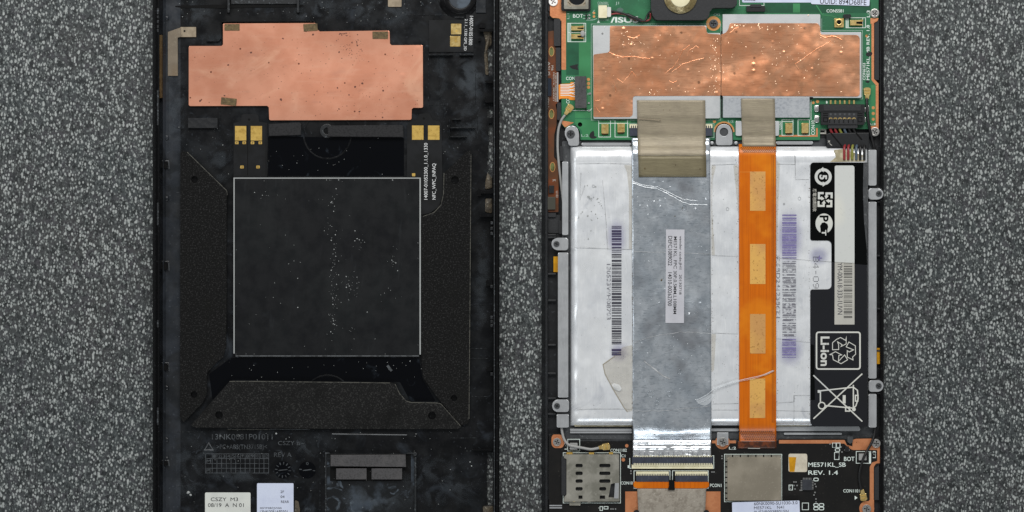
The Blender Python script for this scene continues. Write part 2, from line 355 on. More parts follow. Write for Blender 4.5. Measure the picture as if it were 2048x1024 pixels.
# left latches
for y0, y1 in ((323, 337), (524, 540), (727, 741), (922, 931)):
    o = prism('latch', rpoly(rect(322, y0, 336, y1), 2), .08, .3, m_wall, bc, bev=.03)
    prism('latch_painted_shadow', rect(321, y0 + 4, 333, y1 - 2), .3, .302, m_hole, o)  # black sheet laid on the latch as painted shade
    strokes('latch_edge_highlight', [[(324, y0 - 1), (337, y0 - 1), (338, y1 + 1)]], 2, .24, m_emb, o, .008)  # pale strokes paint the highlight along the latch edges
for y in (36, 275, 397, 776, 880, 918):
    prism('clip_boss', circ(333, y, 4.5, 12, 6), .1, .25, m_curve, bc, bev=.06, smooth=True)
for y0, y1 in ((16, 28), (31, 36), (40, 46), (50, 56), (58, 64), (405, 450), (640, 655), (815, 850), (180, 250)):
    prism('rim_scuff', rpoly(rect(314, y0, 317.4, y1), 1), .5, .557, m_rib, bc)
# right side: hooks, ribs and dirty glue in the slot
for pts in ([(899, 239), (899, 274), (934, 274)], [(899, 256), (950, 256)], [(905, 239), (922, 239)], [(919, 110), (947, 110)], [(858, 110), (906, 110)]):
    strokes('bracket_rib', [pts], 3.4, FZ, m_rib, bc, .14)
for x0, y0, x1, y1 in ((919, 110, 946, 113.5), (903, 237, 922, 241), (902, 272, 932, 275.5)):
    prism('rib_painted_shadow', rect(x0, y0 + 1, x1, y1 + 1), FZ, FZ + .0145, m_hole, bc)  # black strips paint the shadow just below each rib
for x0, y0, x1, y1 in ((958, 46, 970, 56), (958, 58, 986, 63), (956, 76, 962, 82), (962, 382, 986, 387), (960, 430, 985, 434), (970, 161, 986, 166), (970, 193, 986, 205), (955, 378, 962, 392), (972, 560, 985, 572), (972, 735, 985, 742), (945, 898, 985, 901)):
    prism('hook', rpoly(rect(x0, y0, x1, y1), 1), FZ, .3, m_wall, bc, bev=.02)
m_glue = M('dried brown glue', '#4a4132', .6, layers=[('noise', 6, .45, .6, '#2a241b', .8), ('fine', 14, .6, .68, '#8b8474', .6)], bump=[('noise', 6, 1.5)])
for pts in ([(966, 60), (983, 58), (983, 90), (975, 96), (977, 150), (971, 150), (968, 110), (972, 86)], [(975, 345), (984, 356), (984, 376), (970, 379), (971, 362)], [(971, 397), (984, 397), (984, 427), (970, 424)], [(966, 1012), (986, 1012), (986, 1030), (966, 1030)]):
    prism('glue_residue', rpoly(pts, 3), FZ - .02, FZ + .03, m_glue, bc, bev=.012, smooth=True)
for y in (443, 454, 464, 632, 640, 648, 570, 745): prism('rim_tooth', rect(981, y, 986, y + 6), FZ, .36, m_rib, bc, bev=.01)
# camera ring in the top right corner
prism('lens_seat', circ(918, -6, 42, 36), FZ, FZ + .02, m_wall, bc, bev=.015, smooth=True)
prism('lens_ring', circ(920, -5, 33, 36), FZ, FZ + .07, m_wall, bc, holes=[circ(920, -5, 22, 32)], bev=.03, smooth=True)
m_glass = M('smoked camera window', '#3a3f45', .12, spec=.8, layers=[('noise', 2, .4, .6, '#56606a', .7)], coat=.5)
prism('lens_window', circ(920, -5, 22, 32), FZ, FZ + .03, m_glass, bc)
prism('corner_boss', rect(952, -20, 972, 26), FZ, FZ + .04, m_curve, bc, bev=.02)
# circular scuffs of the moulding gates
for cx, cy, r in ((655, 270, 49), (655, 797, 48)):
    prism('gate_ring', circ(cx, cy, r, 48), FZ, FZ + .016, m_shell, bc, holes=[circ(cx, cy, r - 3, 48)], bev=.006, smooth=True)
prism('gate_mark', circ(654, 262, 14, 18), FZ, FZ + .03, m_rib, bc, holes=[circ(654, 262, 7, 12)], bev=.01)
m_gloss = M('glossy black plastic patch', '#06070a', .22, spec=.12, layers=[('warp', 1.2, .6, .74, '#23282e', .7)])
prism('glossy_patch', [(536, 273), (808, 276), (808, 352), (536, 352)], FZ, FZ + .002, m_gloss, bc)
prism('glossy_patch', rpoly([(462, 716), (838, 716), (846, 760), (872, 803), (820, 802), (800, 764), (462, 760), (425, 800), (418, 748)], 4), FZ, FZ + .002, m_gloss, bc)
prism('crumb', rot(rect(772, 734, 786, 739), 52), FZ, FZ + .03, m_emb, bc)
# recess at the bottom right of the cover
prism('recess_frame', rpoly([(650, 905), (660, 905), (660, 907.5), (815, 907.5), (815, 905), (832, 905), (832, 1060), (650, 1060)], 1), FZ, FZ + .05, m_rib, bc, holes=[rpoly([(653, 908), (829, 908), (829, 1058), (653, 1058)], 2)], bev=.01)
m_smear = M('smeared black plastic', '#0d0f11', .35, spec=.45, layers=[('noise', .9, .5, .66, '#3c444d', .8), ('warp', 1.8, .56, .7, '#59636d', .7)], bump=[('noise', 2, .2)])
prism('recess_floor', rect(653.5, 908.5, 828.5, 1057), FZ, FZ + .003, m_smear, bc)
prism('post', circ(830, 908, 4, 14), FZ, FZ + .16, m_rib, bc, bev=.03)
prism('rail', rect(829, 915, 832.5, 1060), FZ, FZ + .12, m_rib, bc, bev=.012)
strokes('scratch_line', [[(664, 868), (814, 870)]], 2, FZ + .003, m_emb, bc, .01)
strokes('scratch_line', [[(455, 857), (620, 859)]], 1.4, FZ + .003, m_emb, bc, .01)
# raised moulding marks
for body, x0, y0, x1, y1 in (('13NK0081P01011', 424, 868, 545, 879), ('>PC+ABS(TN3715B)<', 433, 889, 534, 901), ('CSZY #~', 556, 882, 609, 891), ('REV A', 548, 905, 583, 914)):
    text(body, x0, y0, x1, y1, FZ + .006, m_emb, bc, bold=0.0, name='raised_lettering')
strokes('recycling_triangle', [[(409, 900), (417.5, 886), (426, 900), (409, 900)]], 2, FZ + .003, m_emb, bc, .008)
gl = [[(411, y), (537, y)] for y in (907.5, 917, 927, 936.5, 946)] + [[(x, 907), (x, 946.5)] for x in [411, 424.5] + [424.5 + 9.4 * k for k in range(1, 13)]]
strokes('date_grid', gl, 1.0, FZ + .003, m_emb, bc)
for k in range(12): text(str(k + 1), 426.5 + 9.4 * k, 909, 432 + 9.4 * k, 915.5, FZ + .006, m_emb, bc, bold=0, name='raised_lettering')
text('M', 413, 919, 422, 925.5, FZ + .006, m_emb, bc, bold=0, name='raised_lettering')
text('PS', 413, 938, 422, 944.5, FZ + .006, m_emb, bc, bold=0, name='raised_lettering')
for cx, arms in ((566, 12), (614.5, 2)):
    o = prism('date_wheel', circ(cx, 940, 17, 28), FZ, FZ + .012, m_gloss, bc, bev=.004)
    strokes('wheel_marks', [[(cx + 11 * math.cos(a), 940 + 11 * math.sin(a)), (cx + 16 * math.cos(a), 940 + 16 * math.sin(a))] for a in [2 * math.pi * k / arms + .1 for k in range(arms)]] + [[(cx - 9, 941), (cx + 9, 939)]], 1.8, FZ + .015, m_emb, o)
text('0', 612, 924, 617, 930, FZ + .02, m_emb, bc, bold=0, name='raised_lettering')
pp = [(x, y, rnd.uniform(1.6, 2.4)) for x, y in ((868, 38), (905, 178), (893, 222), (921, 210), (611, 263), (595, 322), (443, 351), (349, 281), (767, 27), (689, 25), (582, 874), (630, 874), (362, 20), (379, 20), (541, 312), (537, 322), (345, 596), (350, 603), (458, 725))]
specks('screw_crumbs', pp, m_wall, bc, FZ)
pp = [(rnd.uniform(335, 940), rnd.choice([rnd.uniform(2, 45), rnd.uniform(250, 350), rnd.uniform(720, 760), rnd.uniform(860, 1020), rnd.uniform(860, 1020)]), rnd.uniform(.4, .9)) for _ in range(240)]
pp += [(552, 867, 2), (440, 872, 1.6), (376, 985, 4), (381, 990, 3), (331, 888, 1.6), (831, 978, 2), (651, 933, 2.2), (900, 980, 1), (940, 924, 1.2), (943, 932, 1.6), (832, 868, 1)]
specks('dust', pp, m_dust, bc, FZ + .003)
# stickers
lb = tag(prism('sticker', rrect(410, 985, 501, 1062, 3), FZ, FZ + .02, m_paper, bc), 'off white square sticker with four short codes')
text('CSZY  M3', 421.5, 995, 476, 1002.2, FZ + .024, m_dark, lb, bold=0)
text('08/19  A  N 01', 416, 1006.5, 487.5, 1014, FZ + .024, m_dark, lb, bold=0)
lb = tag(prism('sticker', rrect(514, 966.5, 587, 1062, 2.5), FZ, FZ + .022, m_paperb, bc), 'bluish white sticker with printed serial lines')
for b, x0, y0, x1, y1 in (('2F', 561, 981, 568, 986), ('04', 561, 991, 569, 996), ('REAR', 562, 1001, 578, 1006), ('0DYF3BCJW00', 520, 1014.5, 563, 1019), ('13NK0091AP0301', 520, 1020.5, 575, 1026)):
    text(b, x0, y0, x1, y1, FZ + .026, m_dark, lb, bold=0)
prism('glue_residue', rpoly([(590, 1000), (597, 1003), (600, 1020), (596, 1040), (589, 1040)], 3), FZ, FZ + .03, m_glue, bc)

# copper sheet
cs = thing('copper_sheet', 'salmon stepped copper sheet stuck inside the left back cover', 'copper sheet', 612, 140, FZ)
cp = [(377.5, 92), (446, 92), (446, 47), (632, 46), (636.5, 63), (779, 61), (780, 90.5), (845.5, 90), (846, 215.5), (823.5, 215.5), (823, 239.5), (538.5, 240.5), (537.5, 211.5), (377.5, 212)]
prism('copper_plate', rpoly(cp, 3), FZ, FZ + .07, m_copper, cs, bev=.018, smooth=False)
for x0, y0, x1, y1, a in ((449, 48, 479, 61, 0), (607, 47.5, 635, 62, -4), (745, 63, 776, 77.5, 0), (442, 196, 473, 210, 6)):
    prism('adhesive_pad', rot(rpoly(rect(x0, y0, x1, y1), .8), a), FZ + .05, FZ + .085, m_brown, cs)
for pts in ([(446, 47), (446, 91)], [(446, 46), (632, 45)], [(415, 85), (440, 85), (444, 80)]):
    strokes('locating_rib', [[(x - 2, y - 2) for x, y in pts]], 2.2, FZ, m_wall, bc, .08)

# cloth tape at the left wall and small tan pad
ct = thing('cloth_tape', 'taupe cloth tape folded up the cover wall left of the copper sheet', 'tape', 345, 120, FZ)
prism('tape_face', rpoly([(327, 67), (361, 55), (361.5, 73.5), (355, 75), (355.5, 151.5), (331, 151.5), (329.5, 195), (327, 195)], 1), FZ, .185, m_fabric, ct)
m_fabb = M('brown cloth tape edge', '#5a4529', .65, .1, layers=[('noise', 3, .4, .65, '#75603f', .7)])
prof_y('tape_edge', [(314.5, .3), (315, .4), (318, .36), (322, .24), (327.5, .186), (328, .1)], 70, 196, m_fabb, ct)
prism('tape_tab', rect(361, 54, 392, 74), FZ, FZ + .05, m_tan, ct, bev=.008)
prism('speck', circ(369, 62, 2, 10), FZ + .05, FZ + .053, m_hole, ct)
tag(prism('cloth_pad', rrect(776, -12, 803, 13.5, 1.5), FZ, FZ + .04, m_tan, None, bev=.008), 'small tan cloth pad at the top edge above the copper sheet', 'pad')

# GPS antenna flex
ga = thing('antenna_flex', 'black antenna flex with two stacked gold squares, top right of the back cover', 'antenna', 900, 72, FZ)
prism('flex_sheet', [(858, 40), (932, 40), (932, 29), (947.5, 29), (947, 104), (858, 104)], FZ, FZ + .03, m_flexblk, ga)
for i, (x0, y0) in enumerate(((902, 47.5), (900.3, 72))):
    o = prism('contact_pad', rrect(x0, y0, x0 + 20.5, y0 + 21, 1), FZ + .03, FZ + .038, m_gold, ga, bev=.003)
    prism('probe_dent', circ(x0 + 11, y0 + (14.5 if i == 0 else 9.5), 2.2, 10), FZ + .038, FZ + .0385, m_golddull, o)
text('14007-01051800', 938.5, 32, 945.5, 90, FZ + .034, m_white, ga, 'cw', tilt=2, bold=-.004)
text('2.1.1_1330 GPS_3D', 928, 38, 934, 101, FZ + .034, m_white, ga, 'cw', tilt=2, bold=-.004)

# foam pieces
G = 'foam pads stuck inside the back cover'
def foam(label, pts, mat, z, holes=(), bev=.012, r=0):
    o = prism('foam_pad', rpoly(pts, r) if r else pts, FZ, z, mat, None, holes=holes, bev=bev)
    return tag(o, label, 'foam pad', G)
def holes_under(lst):
    for x, y, r in lst: prism('foam_hole_floor', circ(x, y, r + .5, 16), FZ, FZ + .004, m_wall, bc)
foam('tall black foam pad left of the square sheet, pointed at both ends', rpoly([(361, 305), (365, 301), (373, 303), (455, 383), (455, 390), (453, 395), (453, 600), (452, 690), (447, 715), (436, 722), (414, 745), (413, 790), (405, 806), (367, 845), (360, 836)], 4), m_foam, .2, [circ(389, 359, 7, 16), circ(388, 789, 7, 16)])
foam('tall black foam pad right of the square sheet, with curved shoulder', rpoly([(943, 305), (940, 301), (934, 303), (889, 345), (887, 352), (887, 388), (882, 410), (868, 425), (845, 433), (843, 440), (843, 715), (846, 755), (873, 793), (917, 846), (926, 850), (936, 847), (938, 838), (940, 600)], 3), m_foam, .2, [circ(910, 360, 8, 16), circ(908, 796, 6.5, 16)])
foam('wide brownish black foam pad below the square sheet', rpoly([(382, 850), (458, 764), (465, 761), (780, 765), (790, 768), (799, 787), (812, 802), (822, 805), (874, 806), (882, 808), (922, 853), (918, 858), (700, 858), (390, 855)], 3), m_foamb, .21, [circ(438, 830, 8, 16), circ(864, 831, 8, 16)])
holes_under([(389, 359, 7), (388, 789, 7), (910, 360, 8), (908, 796, 6.5), (438, 830, 8), (864, 831, 8)])
foam('small dimpled black rubber block under the left end of the copper sheet', rect(376, 236, 435, 256), m_foamlink, .2)
foam('short dark grey foam strip just under the copper sheet', [(537, 248), (598, 245), (602, 247), (602, 270), (538, 272)], m_foamd, .22, bev=.02)
foam('long dark grey foam strip below the right half of the copper sheet', [(655, 251), (806, 250), (807, 274), (656, 273)], m_foamd, .24, bev=.015)
foam('widest grey foam bar in the recess at the bottom of the cover', [(661, 910), (811, 909.5), (812, 934), (661, 932.5)], m_foamg, .24, bev=.015)
foam('left one of the paired grey foam blocks at the bottom of the cover', [(672, 937), (733, 937), (733, 959), (672, 959)], m_foamg, .22, bev=.02)
foam('right one of the paired grey foam blocks at the bottom of the cover', [(743, 937), (804, 937), (804, 959), (743, 959)], m_foamg, .22, bev=.02)
prism('foam_seat', rect(660, 908, 822, 962), FZ, FZ + .005, m_hole, bc)

# wireless charging coil
wc = thing('charging_coil', 'square black charging coil sheet with pale outline in the back cover', 'charging coil', 654, 534, FZ)
m_ferdull = M('dull cut edge', '#55585a', .6, layers=[('fine', 8, .45, .6, '#303234', .9)])
for q, mt in ((rect(467, 355.2, 841.5, 357.2), m_ferredge), (rect(467, 357.2, 469.2, 707), m_ferredge), (rect(839, 357.2, 841.6, 709), m_ferredge), ([(471, 711), (838, 711), (838, 712.8), (471, 712.8)], m_ferdull)):
    prism('coil_border', q, FZ, FZ + .085, mt, wc)
prism('coil_sheet', rpoly(rect(469.0, 357.4, 839, 711.2), [1, 1, 4, 4]), FZ, FZ + .08, m_ferrite, wc)
o = prism('left_tail', rpoly([(467, 246), (482, 243), (483, 230), (488, 228), (512, 228), (517, 232), (518, 243), (534, 246), (534, 354.8), (467, 354.8)], 1), FZ, FZ + .03, m_flexblk, wc)
for x in (470, 501.5):
    prism('contact_pad', rect(x, 252, x + 22.5, 281), FZ + .03, FZ + .036, m_golddull, o)
    prism('gap_groove', rect(x + (24.5 if x < 480 else 30), 250, x + (26 if x < 480 else 31), 350), FZ + .03, FZ + .032, m_hole, o)
for x, y in ((473.5, 285.5), (488.5, 285.5), (505, 285.5), (520.5, 285.5), (484, 334), (516, 334)):
    q = prism('small_pad', rrect(x - 3.5, y - 2.8, x + 3.5, y + 2.8, 1), FZ + .03, FZ + .036, m_golddull, o)
    prism('pad_hole', circ(x, y, 1.5, 8), FZ + .036, FZ + .0365, m_brown, q)
prism('tail_hole', circ(498, 239, 2.4, 10), FZ + .03, FZ + .032, m_hole, o)
o = prism('right_tail', rpoly([(814, 250), (824, 243), (834, 240), (838, 228), (858, 226), (866, 240), (880, 243), (883, 250), (884.5, 340), (887, 388), (878, 413), (860, 426), (842.5, 430), (842.5, 354.5), (814, 354.5)], 3), FZ, FZ + .03, m_flexblk, wc)
for x in (824, 856): prism('contact_pad', rect(x, 251, x + 23, 279.5), FZ + .03, FZ + .036, m_golddull, o)
prism('small_pad', rrect(824, 346.5, 830.5, 352.5, 1), FZ + .03, FZ + .036, m_golddull, o)
prism('tail_hole', circ(847.5, 237, 2.4, 10), FZ + .03, FZ + .032, m_hole, o)
text('14007-01052300_1.1.0_1330', 848.2, 286, 856.2, 399, FZ + .034, m_white, o, 'ccw', bold=-.004)
text('NFC_WPC_INPAQ', 864.5, 327, 872.5, 399, FZ + .034, m_white, o, 'ccw', bold=-.004)
pp = []
for cx, cy, sx, sy, n in ((665, 410, 3, 12, 14), (667, 560, 5, 40, 70), (668, 640, 4, 25, 24), (655, 460, 5, 4, 10), (718, 482, 6, 8, 22), (698, 580, 6, 25, 34), (715, 580, 4, 18, 20), (786, 520, 5, 14, 20), (780, 585, 10, 8, 14), (700, 657, 4, 5, 8), (668, 500, 8, 90, 50), (520, 385, 20, 15, 12), (570, 585, 60, 60, 40), (655, 530, 150, 140, 50)):
    for _ in range(n): pp.append((min(836, max(472, rnd.gauss(cx, sx))), min(708, max(360, rnd.gauss(cy, sy))), rnd.choice([.35, .45, .6, .8, 1.2]) * (.5 if n > 100 else 1)))
specks('dust', [p for p in pp if rnd.random() < .62], m_dust, wc, FZ + .08)

pp = [(rnd.gauss(700, 16), rnd.gauss(95, 14), rnd.uniform(.5, 1.5)) for _ in range(46)] + [(rnd.gauss(690, 6), rnd.gauss(67, 2.5), rnd.uniform(.6, 1.7)) for _ in range(24)] + [(rnd.uniform(560, 835), rnd.uniform(100, 232), rnd.uniform(.35, 1.1)) for _ in range(90)] + [(rnd.uniform(385, 560), rnd.uniform(98, 205), rnd.uniform(.3, .8)) for _ in range(30)]
pp += [(502, 105, 2.6), (456, 130, 2.4), (400, 202, 3), (562, 199, 3.6), (449, 191, 2), (566, 77, 2.4), (626, 69, 2.8), (725, 167, 3), (710, 174, 3.2), (766, 181, 2.8), (675, 176, 2), (678, 104, 2), (704, 85, 2.2), (715, 91, 2), (698, 190, 1.8), (719, 223, 2.2), (765, 235, 1.8), (678, 218, 2)]
pp = [p for p in pp if 66 < p[1] < 236 and not (p[1] > 210 and (p[0] < 542 or p[0] > 820)) and not (p[1] < 94 and (p[0] < 450 or p[0] > 776))]
specks('tarnish_spot', pp, M('dark tarnish', '#5c3324', .7), cs, FZ + .0705, .03)
m_edge = M('frayed pale foam edge', '#4d4c45', .8, layers=[('fine', 12, .45, .6, '#232320', .9)])
for pts, z in (([(459, 763), (520, 763), (780, 766)], .21), ([(790, 768), (799, 787), (812, 802), (822, 805), (874, 806), (882, 808), (922, 853)], .21), ([(942, 308), (940, 600), (938, 838)], .2), ([(374, 304), (453, 381), (455, 390)], .2), ([(455, 859), (540, 859)], .12), ([(888, 346), (887, 388), (882, 410), (868, 425), (846, 433)], .2)):
    strokes('cut_edge', [pts], 1.3, z + .003, m_edge, bc, .004)

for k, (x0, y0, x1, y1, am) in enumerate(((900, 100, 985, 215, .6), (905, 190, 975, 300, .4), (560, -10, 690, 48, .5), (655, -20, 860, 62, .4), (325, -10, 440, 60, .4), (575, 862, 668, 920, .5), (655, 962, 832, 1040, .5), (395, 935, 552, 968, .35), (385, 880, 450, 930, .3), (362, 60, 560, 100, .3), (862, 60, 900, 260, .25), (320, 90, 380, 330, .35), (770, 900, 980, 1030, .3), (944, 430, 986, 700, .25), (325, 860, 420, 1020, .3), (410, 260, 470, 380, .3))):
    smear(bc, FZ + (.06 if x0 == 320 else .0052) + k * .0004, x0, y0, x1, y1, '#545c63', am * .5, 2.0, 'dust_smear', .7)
# ------------------------------------------------------------------ right half: open tablet
FR, MP, BD, CAN, BT = .20, .25, .33, .44, .60
m_frame = M('matt black frame plastic', '#131416', .5, spec=.35, layers=[('noise', 1.5, .45, .65, '#1d1f22', .7), ('fine', 12, .64, .7, '#43474b', .5)])
m_fgrey = M('dark grey magnesium', '#4c4e50', .5, .5, layers=[('noise', 2, .4, .65, '#3a3c3e', .8), ('fine', 10, .6, .7, '#77797a', .5)], bump=[('noise', 5, .3)])
m_alu = M('brushed aluminium', '#b9bbbd', .36, .55, layers=[('noise', 2, .35, .65, '#a9abad', .8), ('fine', 18, .5, .7, '#c5c7c8', .5, (3, .3, 1))], bump=[('fine', 22, .18, (2, .25, 1))])
m_steel = M('nickel plated steel can', '#c6c8c9', .4, .5, layers=[('noise', 1.6, .4, .65, '#b9bcbe', .8), ('dots', 4, .05, .2, '#e6e6e6', .6)], bump=[('noise', 1.3, .25), ('fine', 26, .05)])
m_steeld = M('dull zinc can', '#a3a7ac', .5, .55, layers=[('fine', 12, .45, .68, '#868b92', .7), ('noise', 2, .4, .65, '#b1b4b7', .6)], bump=[('fine', 20, .12)])
m_canbeige = M('tinned steel can', '#a59c8c', .42, .55, layers=[('noise', .9, .35, .65, '#8d8576', .9), ('fine', 14, .6, .7, '#b8b0a0', .3)], bump=[('soft', .9, .8)])
m_sim = M('sim slot stainless steel', '#aaa79c', .34, .6, layers=[('noise', 1.8, .4, .62, '#89877c', .9), ('warp', 2.5, .55, .7, '#c3c0b4', .6), ('fine', 16, .66, .72, '#6a6557', .5)], bump=[('noise', 2, .35)])
m_green = M('green solder mask', '#22603f', .42, spec=.45, layers=[('noise', 1.5, .4, .65, '#1c5236', .6), ('soft', .5, .45, .6, '#2b7049', .6), ('dots', 5, .07, .35, '#164030', .7), ('fine', 20, .66, .72, '#4f9a77', .4)], bump=[('fine', 18, .06)])
m_greend = M('deep green solder mask over copper', '#11452d', .4, spec=.45, layers=[('noise', 1.5, .4, .65, '#19573a', .6)])
m_greenl = M('light green solder mask', '#2f7246', .42, spec=.45, layers=[('noise', 1.5, .4, .65, '#2b6a41', .6), ('soft', .7, .5, .6, '#3a8354', .5)])
m_pcbk = M('black solder mask', '#100f0e', .35, spec=.4, layers=[('dots', 3.4, .09, .5, '#3e3c38', .8), ('noise', 1.2, .45, .7, '#191715', .8), ('fine', 18, .68, .73, '#55524c', .4)], bump=[('fine', 16, .1)])
m_pad = M('bare copper edge', '#cf8a5f', .45, .6, layers=[('noise', 3, .4, .65, '#bf7a52', .8), ('dots', 4.5, .09, .3, '#4f2d1c', .9), ('fine', 18, .62, .7, '#e0a27a', .4)], bump=[('fine', 18, .2)])
m_padb = M('immersion gold ring', '#c9915a', .45, .6)
m_plastic = M('charcoal moulded plastic', '#232426', .55, spec=.35, layers=[('fine', 20, .5, .7, '#2f3032', .6)], bump=[('fine', 30, .15)])
m_blackcon = M('black connector housing', '#141517', .5, spec=.35, layers=[('fine', 18, .55, .7, '#25272a', .6)])
m_cream = M('cream connector plastic', '#d5cfb0', .55, layers=[('noise', 4, .45, .65, '#c4bd9a', .7)])
m_act = M('slate connector latch', '#343844', .45, spec=.4, layers=[('noise', 4, .4, .65, '#282b34', .7), ('fine', 16, .6, .7, '#525663', .5, (3, .4, 1))])
m_solder = M('bright solder', '#d3d3d0', .25, .9, bump=[('noise', 8, .8)])
m_batt = M('white laminated foil', '#e4e6e8', .34, .42, spec=.5, rvar=.08, layers=[('noise', .7, .35, .65, '#d5d8dc', .8), ('fine', 8, .5, .72, '#ecedee', .5, (3, .25, 1)), ('dots', 2.6, .05, .25, '#8b8c88', .7), ('warp', .6, .6, .75, '#b6bac2', .6)], bump=[('soft', .35, 7), ('soft', 1.1, 1.2), ('fine', 12, .08, (3, .3, 1))])
m_battl = M('matt black printed label', '#1a1b1f', .42, spec=.22, layers=[('noise', 1, .4, .65, '#191a1d', .7), ('dots', 4, .05, .15, '#6a6c70', .6)])
m_battg = M('glossy black film over label', '#040505', .18, spec=.2, layers=[('dots', 3, .1, .15, '#55585c', .5)])
m_lab = M('pale grey label print', '#b9bbb8', .5, layers=[('soft', .6, .45, .6, '#c3c3ba', .8), ('fine', 10, .62, .7, '#a9aba9', .4)])
m_labdull = M('beige grey sticker', '#a9a79f', .6, layers=[('noise', 1, .4, .65, '#9b9a93', .7)])
m_foil = M('scratched aluminium foil', '#cbd1d7', .25, .72, rvar=.08, layers=[('noise', .7, .38, .62, '#acb5be', .8), ('warp', 1.4, .5, .68, '#a2abb4', .5), ('noise', 6, .5, .7, '#9ca5ad', .5), ('fine', 12, .55, .7, '#7d858d', .5, (.5, 2, 1)), ('fine', 12, .52, .7, '#bac2c8', .6, (.4, 2.6, 1)), ('noise', .4, .5, .65, '#8c8c90', .6), ('dots', 2.4, .07, .25, '#e8ecee', .8)], bump=[('soft', .35, 14), ('soft', 1.4, 1.4), ('dots', 3.4, .5), ('fine', 16, .18, (.4, 2.4, 1))])
m_crink = M('crinkled bright foil', '#e6e8ea', .22, .75, layers=[('noise', 3, .4, .65, '#c4c8cb', .7)], bump=[('warp', .9, 1.2, (.7, 2.4, 1)), ('noise', 4, .25)])
m_kap = M('orange polyimide flex', '#c26202', .3, spec=.4, layers=[('noise', .6, .35, .65, '#b25602', .8), ('fine', 6, .45, .65, '#a64e00', .55, (5, .05, 1)), ('dots', 4.6, .07, .4, '#8a4400', .7), ('noise', .35, .48, .62, '#d27c12', .6)], bump=[('soft', .5, 2)])
m_kapl = M('bright orange flex bend', '#dd8a34', .32, spec=.5, layers=[('noise', 2, .4, .65, '#d07a20', .7)])
m_kapd = M('dark burnt flex end', '#3a1c0c', .4, layers=[('noise', 6, .45, .6, '#6a3312', .8)])
m_win = M('gold copper window in flex', '#dcab5c', .42, .3, layers=[('noise', .45, .42, .6, '#c6935a', .9), ('fine', 12, .6, .68, '#8d602c', .6), ('dots', 7, .13, .18, '#5e3b1a', .8)], bump=[('fine', 16, .25)])
m_flexbr = M('brown side key flex', '#4a2a12', .4, spec=.45, layers=[('noise', .9, .4, .62, '#6a3310', .9), ('noise', .5, .5, .65, '#49301a', .8)])
m_oval = M('greenish glue window', '#3f3f1d', .35, layers=[('noise', 5, .4, .6, '#6f7444', .7)])
m_cabg = M('grey coax sheath', '#8d8d8b', .5)
m_cabk = M('black coax sheath', '#0f0f10', .45)
m_red = M('red wire', '#7d2226', .45)
m_yel = M('yellow green wire', '#74762f', .45)
m_blu = M('blue grey wire', '#44515f', .45)
m_screwS = M('bright screw steel', '#c8c6c2', .32, .9, layers=[('noise', 6, .4, .65, '#a5a39f', .7)])
m_screwK = M('black zinc screw', '#4a4c4e', .45, .5)
m_screwW = M('white coated screw', '#e4e2df', .5)
m_amber = M('amber film', '#c08a12', .3, layers=[('noise', 4, .4, .6, '#a6740a', .7)])
m_gfab = M('grey woven shield tape', '#8f887d', .7, .2, layers=[('fine', 7, .42, .66, '#776f64', .8), ('fine', 11, .6, .7, '#aaa499', .6), ('dots', 3, .09, .15, '#4c463e', .7)], bump=[('fine', 9, .7)])
m_film = M('cloudy clear film', '#b0a68f', .25, spec=.5, alpha=.26, layers=[('noise', 3, .45, .65, '#968b70', .8)])
m_clear = M('clear plastic strip', '#d9dde0', .12, spec=.8, alpha=.4)
m_ink = M('grey barcode ink', '#30303a', .6)
m_inkf = M('faded barcode ink', '#66666e', .6, layers=[('fine', 9, .5, .6, '#b4b6ba', .9)])
m_inkv = M('violet barcode ink', '#6a6390', .6, layers=[('fine', 9, .5, .66, '#8d88ab', .6)])
m_inkd = M('dark violet barcode ink', '#2e2846', .6)
m_dirt2 = M('brown edge grime', '#5d5444', .8)
m_crease = M('grey crease line', '#aeb0b2', .6, layers=[('fine', 4, .45, .6, '#808284', .8)])  # grey tone for lines drawn along creases and film borders

tf = thing('opened_tablet', 'black and grey inner frame holding boards and battery on the right', 'tablet frame', 1430, 512, 0)
prism('frame_base', rect(1095, Y0, 1762, Y1), 0, FR, m_frame, tf)
prof_y('left_rim', [(1083, 0), (1084.5, .12), (1088, .26), (1091, .36), (1094.5, .38), (1096, .36), (1096.5, .15)], Y0, Y1, m_frame, tf)
prof_y('right_rim', [(1759.5, .15), (1760, .36), (1762, .385), (1766, .38), (1767.6, .3), (1768, 0)], Y0, Y1, m_wall, tf)
prism('mid_plate', rpoly([(1124, 282), (1735, 276), (1748, 290), (1748, 880), (1560, 884), (1130, 882), (1124, 850)], 4), FR, MP, m_fgrey, tf)
for x0, y0, x1, y1 in ((1163, 285.5, 1262, 291.5), (1552, 282.5, 1626, 289), (1140, 857.5, 1264, 862), (1140, 863, 1264, 866.5), (1422, 857, 1478, 862.5), (1552, 853, 1720, 862), (1568, 865.5, 1684, 869.5)):
    prism('pressed_rail', rrect(x0, y0, x1, y1, 2.6), MP, MP + .08, m_alu, tf, bev=.03)
for pts in ([(1140, 868), (1264, 868), (1264, 880), (1140, 878)], [(1422, 864), (1478, 864), (1478, 878), (1422, 878)], [(1552, 871), (1736, 871), (1736, 878), (1552, 878)]):
    prism('plate_step', pts, MP, MP + .02, m_fgrey, tf, bev=.006)
